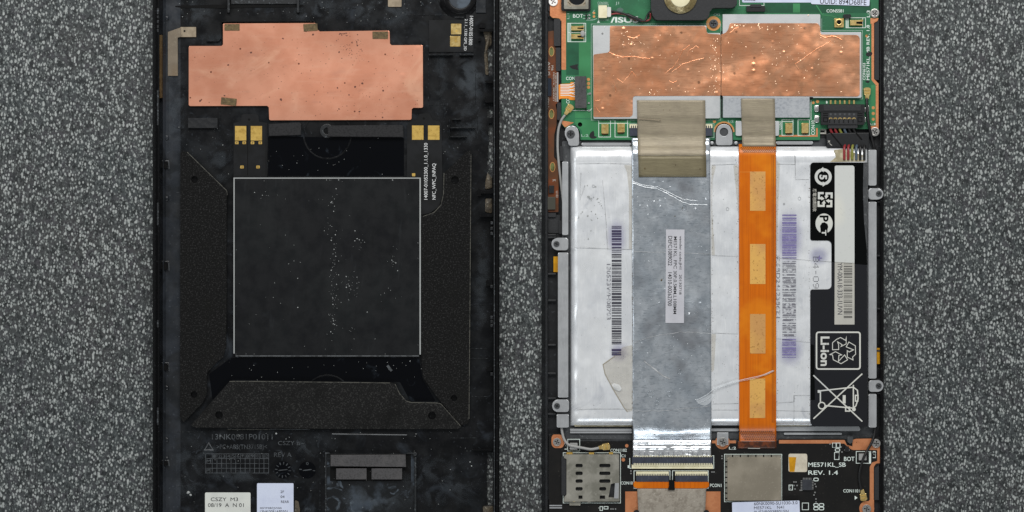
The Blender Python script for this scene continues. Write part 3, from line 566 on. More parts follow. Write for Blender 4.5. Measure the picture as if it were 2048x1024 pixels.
# clamp bars and ears along the battery
for x0, y0, x1, y1 in ((1124.5, 323, 1136.5, 470), (1116, 505, 1136.5, 795), (1113.5, 828.5, 1137.5, 855), (1737, 299.5, 1753, 371), (1737, 403.5, 1753, 757), (1737.5, 788, 1753, 855)):
    prism('clamp_bar', rrect(x0, y0, x1, y1, 2.5), MP, .47, m_alu, tf, bev=.03)
for pts in (rpoly([(1136.5, 475.5), (1112, 475.5), (1103, 482), (1103, 494), (1112, 500.5), (1136.5, 500.5)], 6), rpoly([(1138, 799), (1112, 799), (1104.5, 806), (1104.5, 818), (1112, 824), (1138, 824)], 6), rpoly([(1737, 376.5), (1760, 376.5), (1767, 383), (1767, 392), (1760, 399), (1737, 399)], 6), rpoly([(1737.5, 760.5), (1760, 760.5), (1767, 766), (1767, 777), (1760, 783.5), (1737.5, 783.5)], 6)):
    prism('clamp_ear', pts, MP, .45, m_alu, tf, bev=.025)
prism('top_ear', rpoly([(1137, 291.5), (1136, 279), (1130, 273), (1129.5, 260), (1136, 252), (1148, 251), (1156, 257), (1158, 268), (1158, 291.5)], 5), MP, .4, m_alu, tf, bev=.02)
prism('centre_ear', rpoly([(1432, 290.5), (1432, 262), (1437, 251), (1448, 247.5), (1459, 251), (1464.5, 262), (1465, 290.5)], 6), MP, .4, m_alu, tf, holes=[circ(1448, 264, 8.6, 20)], bev=.012)
prism('ear_hole_floor', circ(1448, 264, 9, 20), MP, .36, m_fgrey, tf)
prism('bottom_ear', rect(1434, 865, 1457, 890), MP, .37, m_alu, tf, bev=.02)
for x in (1424, 1472): prism('rivet', circ(x, 286, 3.4, 12), MP, .36, m_alu, tf, bev=.02)
prism('locating_peg', rpoly([(1695, 873), (1706, 873), (1706, 884), (1700, 888), (1695, 884)], 2), MP, .38, m_fgrey, tf, bev=.015)
# left channel mouldings
for x0, y0, x1, y1, z in ((1091, -10, 1101, 22, .3), (1090, 24, 1098, 34, .26), (1108, 38, 1121, 92, .36), (1112, 95, 1121, 142, .34), (1114, 205, 1122, 240, .32), (1094, 404, 1117, 425, .28), (1094, 430, 1120, 466, .24), (1118, 441, 1124, 468, .3), (1120, 292, 1126, 322, .34), (1096, 426, 1112, 434, .3), (1097, 903, 1104, 1000, .3), (1100, 1006, 1126, 1030, .3), (1098, 868, 1104, 902, .3)):
    prism('channel_block', rrect(x0, y0, x1, y1, 1.5), FR, z, m_plastic, tf, bev=.015)
for y in (468, 473, 546, 599, 688, 745, 795, 826): prism('channel_rib', rect(1094, y, 1112, y + 3.5), FR, .33, m_plastic, tf, bev=.015)
for y in (374, 402, 510, 616, 700, 758, 785): prism('channel_rib', rect(1754, y, 1761, y + 3), FR, .33, m_plastic, tf, bev=.012)
for y in (1010, 1014.5): prism('glint_bar', rect(1099, y, 1124, y + 2.4), .3, .345, m_alu, tf)
prism('amber_chip', rect(1107, 513, 1116, 544), FR, .3, m_amber, tf); prism('amber_chip', rect(1753.5, 696, 1763, 728), FR, .3, m_amber, tf)
for y0, y1 in ((40, 160), (905, 1000)): prism('side_gasket', rect(1748.5, y0, 1758.5, y1), FR, .3, m_plastic, tf, bev=.01)
prism('side_gasket', rect(1736, 299, 1737, 855), MP, .3, m_frame, tf)

# side key flex
sk = thing('side_key_flex', 'brown flex strip running down the left edge of the open tablet', 'flex cable', 1106, 250, FR)
prism('flex_strip', rpoly([(1095, 63), (1108, 61), (1108, 90), (1113, 97), (1113.5, 142), (1117.5, 144), (1117.5, 204), (1111, 209), (1113.5, 222), (1113, 250), (1108.5, 270), (1108, 314), (1114, 322), (1117, 330), (1117, 424), (1096, 424)], 1.5), FR, .3, m_flexbr, sk)
for x, y in ((1103, 103), (1103, 228), (1105, 334)):
    o = prism('glue_window', circ(x, y, 5.5, 18, 10), .3, .306, m_padb, sk); prism('window_fill', circ(x, y, 4.4, 18, 8.8), .306, .308, m_oval, o)
prism('side_switch', rrect(1091, 156.5, 1103, 192, 1), FR, .36, M('dark blue switch', '#1a222d', .25, spec=.6), sk, bev=.015)
prism('stiffener', rect(1113.6, 144.5, 1116.6, 203.5), .3, .315, m_cabg, sk)
prism('key_button', rect(1098, 371, 1108, 386), FR, .36, m_blackcon, sk, bev=.01); prism('key_button', rect(1095, 394, 1111, 419), FR, .37, M('olive switch body', '#34332a', .5), sk, bev=.01)
for b, x0, y0, x1, y1 in (('ASUS', 1095.5, 123, 1100, 151), ('M6', 1102.5, 131, 1107, 141), ('REV1.1', 1093.5, 194, 1098, 214), ('ME571K_SIDEKEY', 1105.5, 145, 1109, 203), ('14010-00210200', 1110, 147, 1113, 203), ('U1D', 1112, 382, 1116, 395), ('K', 1105, 359, 1112, 363)):
    text(b, x0, y0, x1, y1, .303 if x0 < 1113 else .317, m_labdull, sk, 'cw', bold=.0)

# ------------------------------------------------------------------ main board
mb = thing('main_board', 'green circuit board with copper covered shield cans, top of the open tablet', 'circuit board', 1430, 140, FR)
prism('board', rpoly([(1100, -50), (1100, 31), (1105, 36), (1118, 37), (1123, 43), (1123, 248), (1130, 256), (1150, 250), (1160, 262), (1161, 280), (1430, 280), (1430, 256), (1440, 245), (1456, 245), (1466, 256), (1466, 280), (1640, 280), (1640, 258), (1742, 258), (1757, 258), (1757, 168), (1748, 158), (1748, 44), (1757, 36), (1757, -50)], 2), FR + .02, BD, m_green, mb, holes=[circ(1160, 249, 4.6, 14)], bev=.006)
prism('via_hole_floor', circ(1160, 249, 5, 12), FR, FR + .06, m_hole, mb)
kz = 0
for pts in (rpoly([(1100, -49), (1100, 31), (1105, 35.6), (1118, 36.6), (1123, 42.6), (1123, 139.5), (1132, 139.5), (1132, 22), (1123, 21), (1123, -49)], 1.5), [(1743, 42), (1748, 42), (1748, 158), (1757, 167), (1757, 252), (1751.5, 252), (1751.5, 170), (1743, 160)], rpoly([(1741, 36), (1757, 36), (1755, 42), (1748, 46), (1741, 48)], 1), [(1558, 270), (1632, 270), (1632, 256), (1635.5, 256), (1635.5, 273.5), (1558, 273.5)], [(1740, 252), (1757, 251), (1757, 258), (1738, 258)], rpoly([(1123.5, 241), (1148, 245), (1130, 255), (1123.5, 247)], 2)):
    kz += 1; prism('copper_edge', pts, BD, BD + .003 + kz * .0005, m_pad, mb)
for x, y, r in ((1427, 47, 14.5),): prism('copper_ring', circ(x, y, r, 28), BD, BD + .005, m_padb, mb)
strokes('copper_arc', [[(1448 + 19.5 * math.cos(a), 264 + 19.5 * math.sin(a)) for a in [math.pi + k * math.pi / 16 for k in range(17)]]], 3.2, BD + .004, m_padb, mb)
prism('light_mask_area', [(1158, 84), (1184, 84), (1184, 236), (1150, 236), (1150, 220), (1158, 214)], BD, BD + .002, m_greenl, mb)
prism('light_mask_area', [(1150, 238), (1262, 242), (1262, 278), (1164, 278), (1164, 262), (1150, 246)], BD, BD + .002, m_greenl, mb, holes=[circ(1160, 249, 4.6, 14)])
prism('dark_mask_area', rect(1132.5, 84, 1157.5, 150), BD, BD + .002, m_greend, mb)
prism('dark_mask_area', rect(1531, 4, 1742, 26), BD, BD + .002, m_greend, mb)
prism('light_mask_area', rect(1586, 7, 1600, 25), BD + .002, BD + .004, m_greenl, mb)
prism('dark_mask_area', rect(1742.5, 170, 1751, 248), BD, BD + .002, m_greenl, mb)
prism('dark_mask_area', rect(1640, 68, 1641, 69), BD, BD + .002, m_greend, mb)
prism('dark_mask_area', rect(1588, 241, 1594, 270), BD, BD + .002, m_greend, mb)
# shield cans
canA = prism('shield_can', rpoly([(1185.5, 51), (1413, 51), (1413, 66), (1440, 66), (1440, 236.5), (1187, 237.5)], 2), BD, CAN, m_steel, mb, bev=.02)
canB = prism('shield_can', rpoly([(1445.5, 28.5), (1640.5, 28.5), (1641, 64), (1722.5, 64), (1723, 195.5), (1445.5, 195.5)], 2), BD, CAN, m_steel, mb, bev=.02)
canC = prism('shield_can', rpoly([(1446, 195.6), (1619, 195.6), (1619.5, 235), (1446, 235)], 1), BD, CAN - .004, m_steeld, mb, bev=.02)
foA = prism('copper_foil', rpoly([(1220, 52), (1411, 52), (1414, 67), (1441.5, 69), (1441.5, 191.5), (1268, 192), (1265.5, 196), (1265.5, 230), (1260, 234), (1187, 234), (1187, 109), (1217, 105), (1219.5, 101)], 3), CAN, CAN + .012, m_cufoil, canA, bev=.004)
foB = prism('copper_foil', rpoly([(1456, 60), (1460, 46.5), (1635, 46.5), (1640, 52), (1641, 69), (1715, 70), (1719.5, 75), (1719.5, 190), (1715, 193), (1442.5, 191.5), (1442.5, 68), (1450, 67)], 3), CAN, CAN + .014, m_cufoil, canB, bev=.004)
m_cuhi = M('bright copper crease', '#d99a74', .36, .8, layers=[('fine', 6, .45, .6, '#b9734e', .9)])
def jag(pts):
    out = []
    for (x0, y0), (x1, y1) in zip(pts, pts[1:]):
        n = max(1, int(math.hypot(x1 - x0, y1 - y0) / 5))
        for k in range(n): out.append((x0 + (x1 - x0) * k / n + rnd.uniform(-.5, .5), y0 + (y1 - y0) * k / n + rnd.uniform(-.7, .7)))
    return out + [pts[-1]]
for pts, w, h in (([(1234, 158), (1246, 166), (1264, 143), (1272, 154)], 2.6, .02), ([(1218, 104), (1228, 110), (1245, 114), (1270, 113), (1285, 116), (1300, 117)], 2.4, .02), ([(1255, 74), (1268, 76), (1280, 70)], 3, .02), ([(1331, 146), (1345, 136), (1358, 118), (1366, 100), (1380, 90)], 2, .02), ([(1344, 144), (1365, 128), (1384, 122), (1408, 116)], 2, .018), ([(1338, 162), (1346, 165), (1354, 162)], 2.4, .02), ([(1190, 201), (1200, 200)], 2, .02), ([(1374, 112), (1380, 100), (1392, 92), (1398, 96)], 2, .015), ([(1192, 215), (1200, 225)], 3, .02), ([(1228, 166), (1232, 182), (1230, 187)], 2.6, .02)):
    strokes('foil_crease', [jag(pts)], w * .6, CAN + .012, m_cuhi, foA, w / 60 * .075)
for pts, w, h in (([(1591, 127), (1606, 118), (1634, 97), (1662, 82)], 2.2, .02), ([(1640, 70), (1650, 76), (1664, 72), (1676, 75), (1684, 80)], 4, .03), ([(1589, 126), (1598, 140)], 2, .015), ([(1443, 70), (1443.5, 120), (1443, 190)], 2, .02), ([(1460, 66), (1470, 58), (1478, 54)], 3, .02)):
    strokes('foil_crease', [jag(pts)], w * .6, CAN + .014, m_cuhi, foB, w / 60 * .075)
pp = [(rnd.gauss(1430, 10), rnd.uniform(75, 185), rnd.uniform(.6, 1.6)) for _ in range(90)] + [(rnd.uniform(1460, 1640), rnd.gauss(53, 3), rnd.uniform(.8, 2)) for _ in range(45)] + [(rnd.gauss(1550, 40), rnd.gauss(110, 30), rnd.uniform(.5, 1.4)) for _ in range(80)] + [(rnd.uniform(1445, 1700), rnd.uniform(80, 188), rnd.uniform(.4, 1.2)) for _ in range(60)]
pp = [p for p in pp if 1418 < p[0] < 1710 and not (p[0] < 1441 and p[1] < 72)]
m_pimple = M('copper pimple highlight', '#f6cfae', .3, .7)  # paler copper paints the highlight on the foil pimples
specks('foil_pimples', [p for p in pp if rnd.random() < .65], m_pimple, foB, CAN + .0145, .36)
pp = [(rnd.uniform(1224, 1330), rnd.gauss(80, 14), rnd.uniform(.5, 1.5)) for _ in range(40)] + [(rnd.uniform(1195, 1400), rnd.uniform(60, 185), rnd.uniform(.4, 1.2)) for _ in range(60)] + [(rnd.uniform(1280, 1435), rnd.gauss(183, 4), rnd.uniform(.5, 1.5)) for _ in range(30)]
pp = [p for p in pp if p[1] > 56 and p[1] < 189 and (p[0] > 1222 or p[1] > 112)]
specks('foil_pimples', [p for p in pp if rnd.random() < .65], m_pimple, foA, CAN + .0125, .36)
for x, y, r in ((1205, 67, 2), (1209, 55, 1)): prism('solder_blob', circ(x, y, r, 8), CAN, CAN + .01, m_solder, canA)
prism('seam_gap', rect(1440.6, 62, 1444.8, 236), BD, BD + .003, m_hole, mb)
prism('gap_shadow', rect(1619, 194, 1626, 198), CAN, CAN + .002, m_hole, canB)
# board print
def frame(parent, z, lst, w=1.1, mat=None):
    for x0, y0, x1, y1 in lst: strokes('printed_outline', [[(x0, y0), (x1, y0), (x1, y1), (x0, y1), (x0, y0)]], w, z, mat or m_silk, parent)
ZP = BD + .006
frame(mb, ZP, [(1135.5, 46.5, 1171.5, 83.5), (1197.5, 240, 1221, 274), (1230, 240, 1255, 274), (1564, 239.5, 1586, 270.5), (1596, 239.5, 1619, 270.5), (1692, 35.5, 1731, 55.5), (1479, -10, 1528, 11)])
frame(mb, ZP, [(1182.5, 48, 1441.5, 240.2)], .9, m_silkd); frame(mb, ZP, [(1196.5, 8.5, 1216.5, 40)], .9, m_silkd)
strokes('printed_outline', [[(1643.5, 37), (1643.5, 61), (1725, 61), (1725, 198), (1718, 198)]], .9, ZP, m_silkd, mb)
for q in ([(1135.5, 65), (1171.5, 65)], [(1141.5, 46.5), (1141.5, 83)], [(1168, 46.5), (1168, 83)], [(1197, 246.5), (1255, 246.5)], [(1564, 243), (1586, 243)], [(1696.5, 36), (1696.5, 55)], [(1725.5, 35), (1725.5, 55)], [(1145, 221), (1180, 221), (1184, 217)], [(1622, 200), (1622, 240)]): strokes('printed_outline', [q], 1.1, ZP + .002, m_silk, mb)
for x0, y0, x1, y1 in ((1136, 47, 1140.5, 83), (1692.5, 36, 1696, 55)): prism('printed_bar', rect(x0, y0, x1, y1), BD, ZP - .001, m_silkd, mb)
for b, x0, y0, x1, y1, w in (('BOT', 1146, 28, 1166, 35.5, 'h'), ('L:1', 1134, 27, 1138.5, 38, 'ccw'), ('CON2001', 1195, 3.5, 1216, 8.5, 'h'), ('J1', 1231, 3.5, 1238, 10.5, 'h'), ('CON', 1132, 153.5, 1150, 160, 'h'), ('CON', 1132.5, 190, 1139, 207, 'ccw'), ('L:2', 1162.5, 268.5, 1177, 273.5, 'h'), ('C92', 1427, 27, 1440, 32, 'h'), ('CON5581', 1653, 18.5, 1687, 25, 'h'), ('L:3', 1733.5, 21, 1740, 34.5, 'ccw'), ('ME571KL_MB REV. 1.8', 1733, 50, 1740, 160, 'ccw'), ('CON6103', 1725.5, 126, 1731, 160, 'ccw'), ('CON1', 1557.5, 243, 1563, 259, 'ccw'), ('CON10', 1622.5, 241, 1629.5, 270, 'ccw'), ('L:3', 1740, 246, 1751, 250, 'h'), ('1', 1652, 202, 1655, 207, 'h'), ('L:2', 1456, 240, 1467, 245, 'h'), ('R', 1175, 186, 1180, 190, 'h')):
    text(b, x0, y0, x1, y1, ZP, m_silkd if b in ('L:1', 'CON2001', 'J1', 'C92', 'L:2', 'R') else m_silk, mb, w, bold=.012)
text('/ISUS', 1221, 34, 1277, 45.5, ZP, m_silk, mb, bold=.035, shear=.0)
strokes('printed_mark', [[(1272, 33), (1275.5, 33), (1275.5, 36), (1272, 36), (1272, 33)]], .8, ZP, m_silk, mb)
prism('printed_arrow', [(1197, 40.5), (1200, 45.5), (1194, 45.5)], BD, ZP, m_silk, mb)
strokes('board_trace', [[(1632, 9), (1645, 30), (1664, 32), (1675, 36)]], 2, BD + .004, m_greenl, mb)
strokes('board_trace', [[(1178, 186), (1181, 190), (1181, 212), (1176, 218), (1164, 218)]], 1.4, BD + .004, m_greenl, mb)
strokes('board_trace', [[(1172, 40), (1186, 40), (1194, 37)], [(1166, 31), (1176, 31)], [(1166, 37), (1176, 37)], [(1185, 26), (1189, 20)]], 1.2, BD + .004, m_silkd, mb)
for x, y, r in ((1177, 159, 3.3), (1177, 167, 3.3), (1177, 174.5, 3.3), (1733.5, 72, 2.8), (1746.5, 215.5, 3.2), (1746.5, 227, 3.2), (1746.5, 238.5, 3), (1626.5, 205.5, 2.8), (1635, 203, 3.2), (1429, 243, 3.2), (1188, 26, 2.6), (1188, 33, 2.6)):
    prism('test_pad', circ(x, y, r, 14), BD, BD + .006, m_padb, mb)
for x, y in ((1172.5, 30), (1172.5, 36), (1178.5, 30), (1178.5, 36), (1180, 187), (1177.5, 206), (1172, 219), (1178, 221)): prism('chip_part', rect(x - 1.6, y - 1.8, x + 2, y + 1.8), BD, BD + .04, m_solder if x > 1177 else m_blackcon, mb)
for x0, y0, x1, y1 in ((1142.5, 52, 1168, 60.5), (1142.5, 68, 1168, 77.5), (1700.5, 40, 1726, 50.5)):
    o = prism('spring_contact', rpoly([(x0, y0), (x1 - 8, y0), (x1, y0 - 1), (x1, y0 + 3.2), (x0 + 12, y0 + 3.2), (x0 + 12, y1 - 3), (x1, y1 - 2), (x1, y1), (x0, y1)], .6), BD, BD + .08, m_gold, mb, bev=.008)
    prism('contact_slot', rect(x0 + 10, y0 + 3, x1 - 1, y1 - 2.4), BD, BD + .05, m_hole, o)
prism('grey_putty', circ(1165.5, 67, 5, 12, 6.5), BD, BD + .1, m_cabg, mb, bev=.03, smooth=True)
for x0, y0, x1, y1 in ((1203, 248.5, 1217, 267), (1235, 247, 1249.5, 264.5), (1571, 246, 1585, 266), (1603.5, 246, 1617, 266)):
    o = prism('spring_contact', rrect(x0, y0, x1, y1, 1.2), BD, BD + .1, m_gold, mb, bev=.015)
    prism('contact_base', rect(x0 + 1, y1 - 2, x1 - 1, y1 + 2.5), BD, BD + .03, m_kapd, o)
prism('black_ink', rpoly([(1178, 272), (1181, 265), (1187, 261), (1189, 268), (1188, 272), (1195, 274), (1190, 277), (1182, 277)], 2), BD, BD + .008, m_blackcon, mb)
prism('black_ink', rpoly([(1139, 132), (1156, 128), (1155, 134), (1157, 140), (1147, 138), (1142, 136)], 1), BD, BD + .008, m_blackcon, mb)
prism('black_ink', rpoly([(1731.5, 107), (1736, 104), (1744, 104), (1745, 109), (1739, 113), (1733, 112)], 2), BD, BD + .008, m_blackcon, mb)
prism('black_ink', rpoly([(1730, 163), (1734, 161), (1740, 162), (1737, 166), (1733, 165)], 1), BD, BD + .008, m_blackcon, mb)
prism('black_component', rrect(1493, 12, 1530.5, 23, 1), BD, BD + .1, m_blackcon, mb, bev=.01); prism('black_component', rrect(1501, 8.5, 1523, 14, 1), BD, BD + .12, m_plastic, mb, bev=.01)
prism('black_component', rrect(1687, 28.5, 1702, 36.5, 2), BD, BD + .08, m_blackcon, mb, bev=.015)
o = prism('coax_socket', rrect(1669, 36.5, 1687.5, 54.5, 1), BD, BD + .06, m_gold, mb, bev=.01)
prism('socket_ring', circ(1678, 44.5, 7, 22), BD + .06, BD + .1, m_gold, o, holes=[circ(1678, 44.5, 4.4, 18)], bev=.01); prism('socket_core', circ(1678, 44.5, 4.4, 16), BD + .06, BD + .062, m_hole, o)
prism('ink_smudge', rpoly(circ(1240, 20, 7, 12, 4.5), 1), BD, BD + .007, M('grey ink smudge', '#4b635a', .7), mb)
# stickers at the top edge
o = tag(prism('sticker', rrect(1484, -40, 1627, 5, 3), BD, BD + .014, m_paperb, mb), 'plain white sticker cut off by the top edge')
for k, x in enumerate((1489, 1493, 1497, 1501, 1505, 1508)): prism('printed_bar', rect(x, -3, x + 2.4, 1.3), BD + .014, BD + .016, m_ink, o)
o = tag(prism('sticker', rot(rrect(1622, -40, 1739, 10, 3), 1.9, 1680, 8), BD + .014, BD + .028, m_paperb, mb), 'tilted white sticker with a serial in dark letters')
text('UUID: 894D68FE', 1640, -2.5, 1733, 9, BD + .031, m_ink, o, tilt=1.9, bold=.005)

# parts sitting on the board
cm = thing('camera_module', 'square camera in a metal frame at the top left of the green board', 'camera', 1153, -5, BD)
prism('gasket', rrect(1122.5, -45, 1181.5, 22, 5), BD, BD + .1, m_blackcon, cm, bev=.02)
prism('metal_frame', rrect(1128, -45, 1177, 18, 2), BD + .1, BD + .17, m_sim, cm, holes=[rrect(1134, -40, 1171, 12.5, 3)], bev=.02)
prism('inner_plate', rrect(1133.5, -40.5, 1171.5, 13, 3), BD + .1, BD + .15, m_canbeige, cm, holes=[circ(1154, -7, 17, 28)])
prism('lens', circ(1154, -7, 17.5, 28), BD + .1, BD + .16, M('black camera lens', '#101216', .15, spec=.8), cm, bev=.03, smooth=True)
strokes('frame_notch', [[(1136, 4), (1141, 9)], [(1172, 4), (1167, 9)], [(1138, 1), (1143, 6)]], 1.4, BD + .153, m_brown, cm)
sp = thing('speaker_module', 'black speaker block with gold ring at the top edge of the board', 'speaker', 1385, 5, BD)
prism('housing', rpoly([(1302, -50), (1302, 18), (1306, 35), (1313, 40), (1408, 40), (1418, 35), (1420, 19), (1428, 15.5), (1468, 15.5), (1474, 10), (1474, -50)], 4), BD, .62, m_plastic, sp, bev=.05)
prism('glue_ring', circ(1361, -6, 33, 40), .62, .66, M('yellowed glue ring', '#8b7c55', .25, .3, layers=[('noise', 4, .4, .62, '#c9bb8e', .8), ('noise', 8, .5, .65, '#5a4a2c', .7)], bump=[('noise', 5, 1.6)]), sp, bev=.025, smooth=True)
prism('cone', circ(1361, -6, 20, 32), .66, .69, M('cream speaker cone', '#d6cfae', .5, layers=[('noise', 2, .4, .65, '#c3bb98', .7)]), sp, bev=.02, smooth=True)
sc_ = thing('speaker_wires', 'twisted red and black wires with beige plug on the green board', 'wires', 1250, 28, BD)
o = prism('socket', rrect(1197, 10.5, 1214, 35.5, 1.5), BD, BD + .13, m_cream, sc_, bev=.02)
prism('plug', rrect(1214, 14, 1222, 33.5, 1.5), BD, BD + .11, m_paper, sc_, bev=.02)
tube('red_wire', [(1220, 29, BD + .06), (1234, 27, BD + .07), (1250, 29, BD + .08), (1262, 36, BD + .06), (1276, 41, BD + .06), (1290, 42, BD + .07), (1300, 38, BD + .08), (1301, 26, BD + .12)], .028, m_red, sc_)
tube('black_wire', [(1220, 21, BD + .06), (1234, 24, BD + .07), (1248, 27, BD + .13), (1258, 31, BD + .12), (1272, 36, BD + .13), (1284, 41, BD + .12), (1291, 40, BD + .1), (1295, 30, BD + .08), (1301, 22, BD + .12)], .032, m_cabk, sc_)
tube('wire_sleeve', [(1254, 29, BD + .09), (1268, 35.5, BD + .1), (1283, 41.5, BD + .09)], .06, m_cabk, sc_)
kf = thing('side_key_connector', 'orange flex tail going under a grey pad at the board left side', 'flex connector', 1145, 183, BD)
prism('flex_tail', rpoly([(1117, 170), (1122, 168), (1141, 167), (1141, 164), (1148, 164), (1148, 168), (1152, 168), (1152, 200), (1141, 200), (1136, 197), (1122, 197), (1118, 199)], 1), BD, BD + .02, m_kapl, kf)
strokes('flex_trace', [[(1121, y), (1138, y), (1143 + (k % 3), y + (2 if k % 2 else -1)), (1150, y + (k - 4) * 1.1)] for k, y in enumerate((169.5, 172, 175, 178, 181, 184, 187, 190.5))], 1.3, BD + .022, m_white, kf)
prism('foam_cover', rot(rrect(1150, 152.5, 1173, 216, 1.5), -.4), BD, BD + .14, m_foamg, kf, bev=.015)

# battery connector with wires
bcn = thing('battery_connector', 'black six pin battery plug on the right side of the green board', 'connector', 1685, 232, BD)
prism('socket_body', rrect(1639.5, 208.5, 1729.5, 224, 1), BD, BD + .12, m_blackcon, bcn, bev=.012); prism('socket_ridge', rect(1647, 210, 1722, 221.5), BD + .12, BD + .135, m_plastic, bcn, bev=.006)
prism('plug_body', rrect(1642, 224.5, 1729, 249.5, 1.5), BD, BD + .15, m_blackcon, bcn, bev=.015); prism('plug_tongue', rrect(1656, 246, 1715, 256.5, 1), BD, BD + .13, m_plastic, bcn, bev=.01)
prism('plug_face', rect(1657, 225.5, 1714, 248), BD + .15, BD + .156, m_plastic, bcn)
for k in range(6):
    x = 1661.3 + 9.35 * k
    prism('pin', rrect(x - 1.6, 200.5, x + 1.6, 208, .8), BD, BD + .05, m_gold, bcn); strokes('contact_arc', [[(x - 3, 238.5), (x - 1.8, 236.2), (x + 1.8, 236.2), (x + 3.2, 238.2)]], 1.8, BD + .158, m_gold, bcn, .012)
    prism('pin_slot', rect(x - 2.8, 238.6, x - 1, 246), BD + .156, BD + .158, m_hole, bcn); prism('key_window', rect(x - 1.8, 226.6, x + 2, 230.5), BD + .156, BD + .158, m_fgrey, bcn)
for x in (1651, 1720):
    frame(bcn, BD + .153, [(x - 4, 235.5, x + 4, 243.5)], 1.6, m_hole)
    strokes('grip_line', [[(x - 5, 227), (x + 5, 227)], [(x - 5, 231), (x + 5, 231)]], 1.6, BD + .153, m_hole, bcn)
for x0, y0, x1, y1 in ((1629, 210.5, 1638.5, 223.5), (1629, 231, 1638.5, 245), (1729.5, 215, 1732, 224), (1729.5, 234, 1732, 244), (1735, 211, 1738.5, 224), (1735, 232, 1738.5, 250)):
    prism('solder_tab', rrect(x0, y0, x1, y1, 2), BD, BD + .06, m_solder, bcn, bev=.02, smooth=True)
for k, (mt, ka) in enumerate(((m_red, 0), (m_red, 1), (m_yel, 2), (m_blu, 3), (m_cabk, 4), (m_cabk, 5))):
    x = 1661 + 9.3 * k; x2 = 1688.5 + 8 * k
    tube('wire', [(x, 254, BD + .06), (x + 1, 262, BD + .05), (x + 10, 276, BD + .04), (x2, 288, .44), (x2, 296, .58), (x2, 306, BT + .012), (x2, 320, BT + .008)], .045, mt, bcn)
prism('wire_tape', [(1652.5, 268), (1660, 266), (1738, 265.5), (1738.5, 297), (1654, 294)], MP, BD + .18, m_blackcon, bcn, bev=.02)
for q in ([(1662, 266), (1684, 293)], [(1712, 266), (1724, 280)]): strokes('tape_fold', [q], 3, BD + .181, m_hole, bcn)
strokes('tape_scuff', [[(1656, 281), (1660, 285)], [(1660, 281), (1656, 285)], [(1659, 287), (1664, 291)]], 1.2, BD + .184, m_labdull, bcn)
frame(bcn, MP + .004, [(1639, 259.5, 1651, 266.5)], 3, m_labdull)

# ------------------------------------------------------------------ battery
bt = thing('battery_pack', 'large white foil battery pack filling the middle of the open tablet', 'battery', 1440, 572, MP)
def batt():
    xs = [1141 + 1.9 * k for k in range(14)] + [1167 + (1726 - 1167) * k / 60 for k in range(61)] + [1728, 1730, 1732, 1733.5, 1735]
    ys = [293 + 2.2 * k for k in range(16)] + [328.4 + (820 - 328.4) * k / 60 for k in range(61)] + [822 + 2.4 * k for k in range(13)]
    def f(t): t = min(1, max(0, t)); return math.sqrt(max(0, 1 - (1 - t) ** 2))
    V, F = [], []
    for y in ys:
        for x in xs:
            n = mnoise.noise(Vector((.3, y / 38, 1.7))); n2 = mnoise.noise(Vector((x / 70, y / 70, 5)))
            wl = 19 + 9 * n + 4 * mnoise.noise(Vector((2.3, y / 12, .7))); e = f((x - 1141) / wl) * f((1735.5 - x) / 6) * f((y - 292.5) / 24) * f((851.5 - y) / 20)
            z = MP + (BT - MP) * (e * .93 + .07 * min(1, (x - 1141) / 60)) + .006 * n2
            if 322 < y < 327: z -= .004
            V.append(W(x, y, z))
    m = len(xs)
    for j in range(len(ys) - 1):
        for i in range(m - 1): F.append((j * m + i, (j + 1) * m + i, (j + 1) * m + i + 1, j * m + i + 1))
    me = bpy.data.meshes.new('foil_pouch'); me.from_pydata(V, [], F); me.update()
    return finish('foil_pouch', me, m_batt, bt, True)
pouch = batt()
ZB = BT + .008
for pts in ([(1152, 326), (1264, 328)], [(1142, 494), (1200, 497), (1264, 499)], [(1150, 818), (1235, 818), (1264, 819)], [(1424, 330), (1476, 328)], [(1424, 511), (1476, 513)], [(1424, 666), (1476, 668)], [(1424, 808), (1477, 807)], [(1424, 820), (1477, 820)], [(1554, 328), (1590, 329), (1590, 310)], [(1590, 310), (1591, 359), (1618, 359)], [(1552, 516), (1664, 524)], [(1552, 677), (1620, 685)], [(1552, 806), (1588, 804), (1588, 791), (1620, 791)], [(1552, 821), (1588, 822), (1620, 823)], [(1588, 791), (1588, 850)], [(1162, 345), (1160, 400), (1170, 370)], [(1205, 360), (1212, 440), (1215, 500)]):
    strokes('crease_line', [pts], .9, ZB, m_crease, bt)
prism('clear_film', rpoly([(1230, 712), (1206, 729), (1210, 748), (1226, 778), (1248, 815), (1255, 824), (1264.5, 822), (1264.5, 690), (1246, 694)], 2), ZB - .004, ZB + .004, m_film, bt)
strokes('film_edge', [[(1230, 712), (1206, 729), (1210, 748), (1226, 778), (1248, 815), (1255, 824)]], 1.5, ZB + .005, M('dark film edge', '#8d8677', .5), bt)
for pts in ([(1248, 330), (1264.5, 330), (1264.5, 498), (1258, 498), (1258, 380), (1254, 345)], [(1423, 330), (1432, 332), (1425, 360), (1424, 420), (1430, 510), (1423, 511)], [(1467, 330), (1477, 330), (1477, 430), (1474, 400)], [(1423, 668), (1432, 668), (1428, 740), (1423, 745)], [(1552, 320), (1560, 328), (1556, 420), (1554, 512), (1552, 512)]):
    prism('clear_film', rpoly(pts, 2), ZB - .004, ZB + .003, m_film, bt)
prism('crumpled_glint', rpoly([(1222, 770), (1228, 766), (1240, 770), (1244, 778), (1240, 783), (1230, 780)], 3), ZB, ZB + .02, M('white plastic scrap', '#e4e6e6', .3, alpha=.55), bt, bev=.008, smooth=True)
m_dirt = M('yellowish dirty edge', '#8d8468', .7, layers=[('noise', 5, .4, .62, '#b3ab92', .8)])
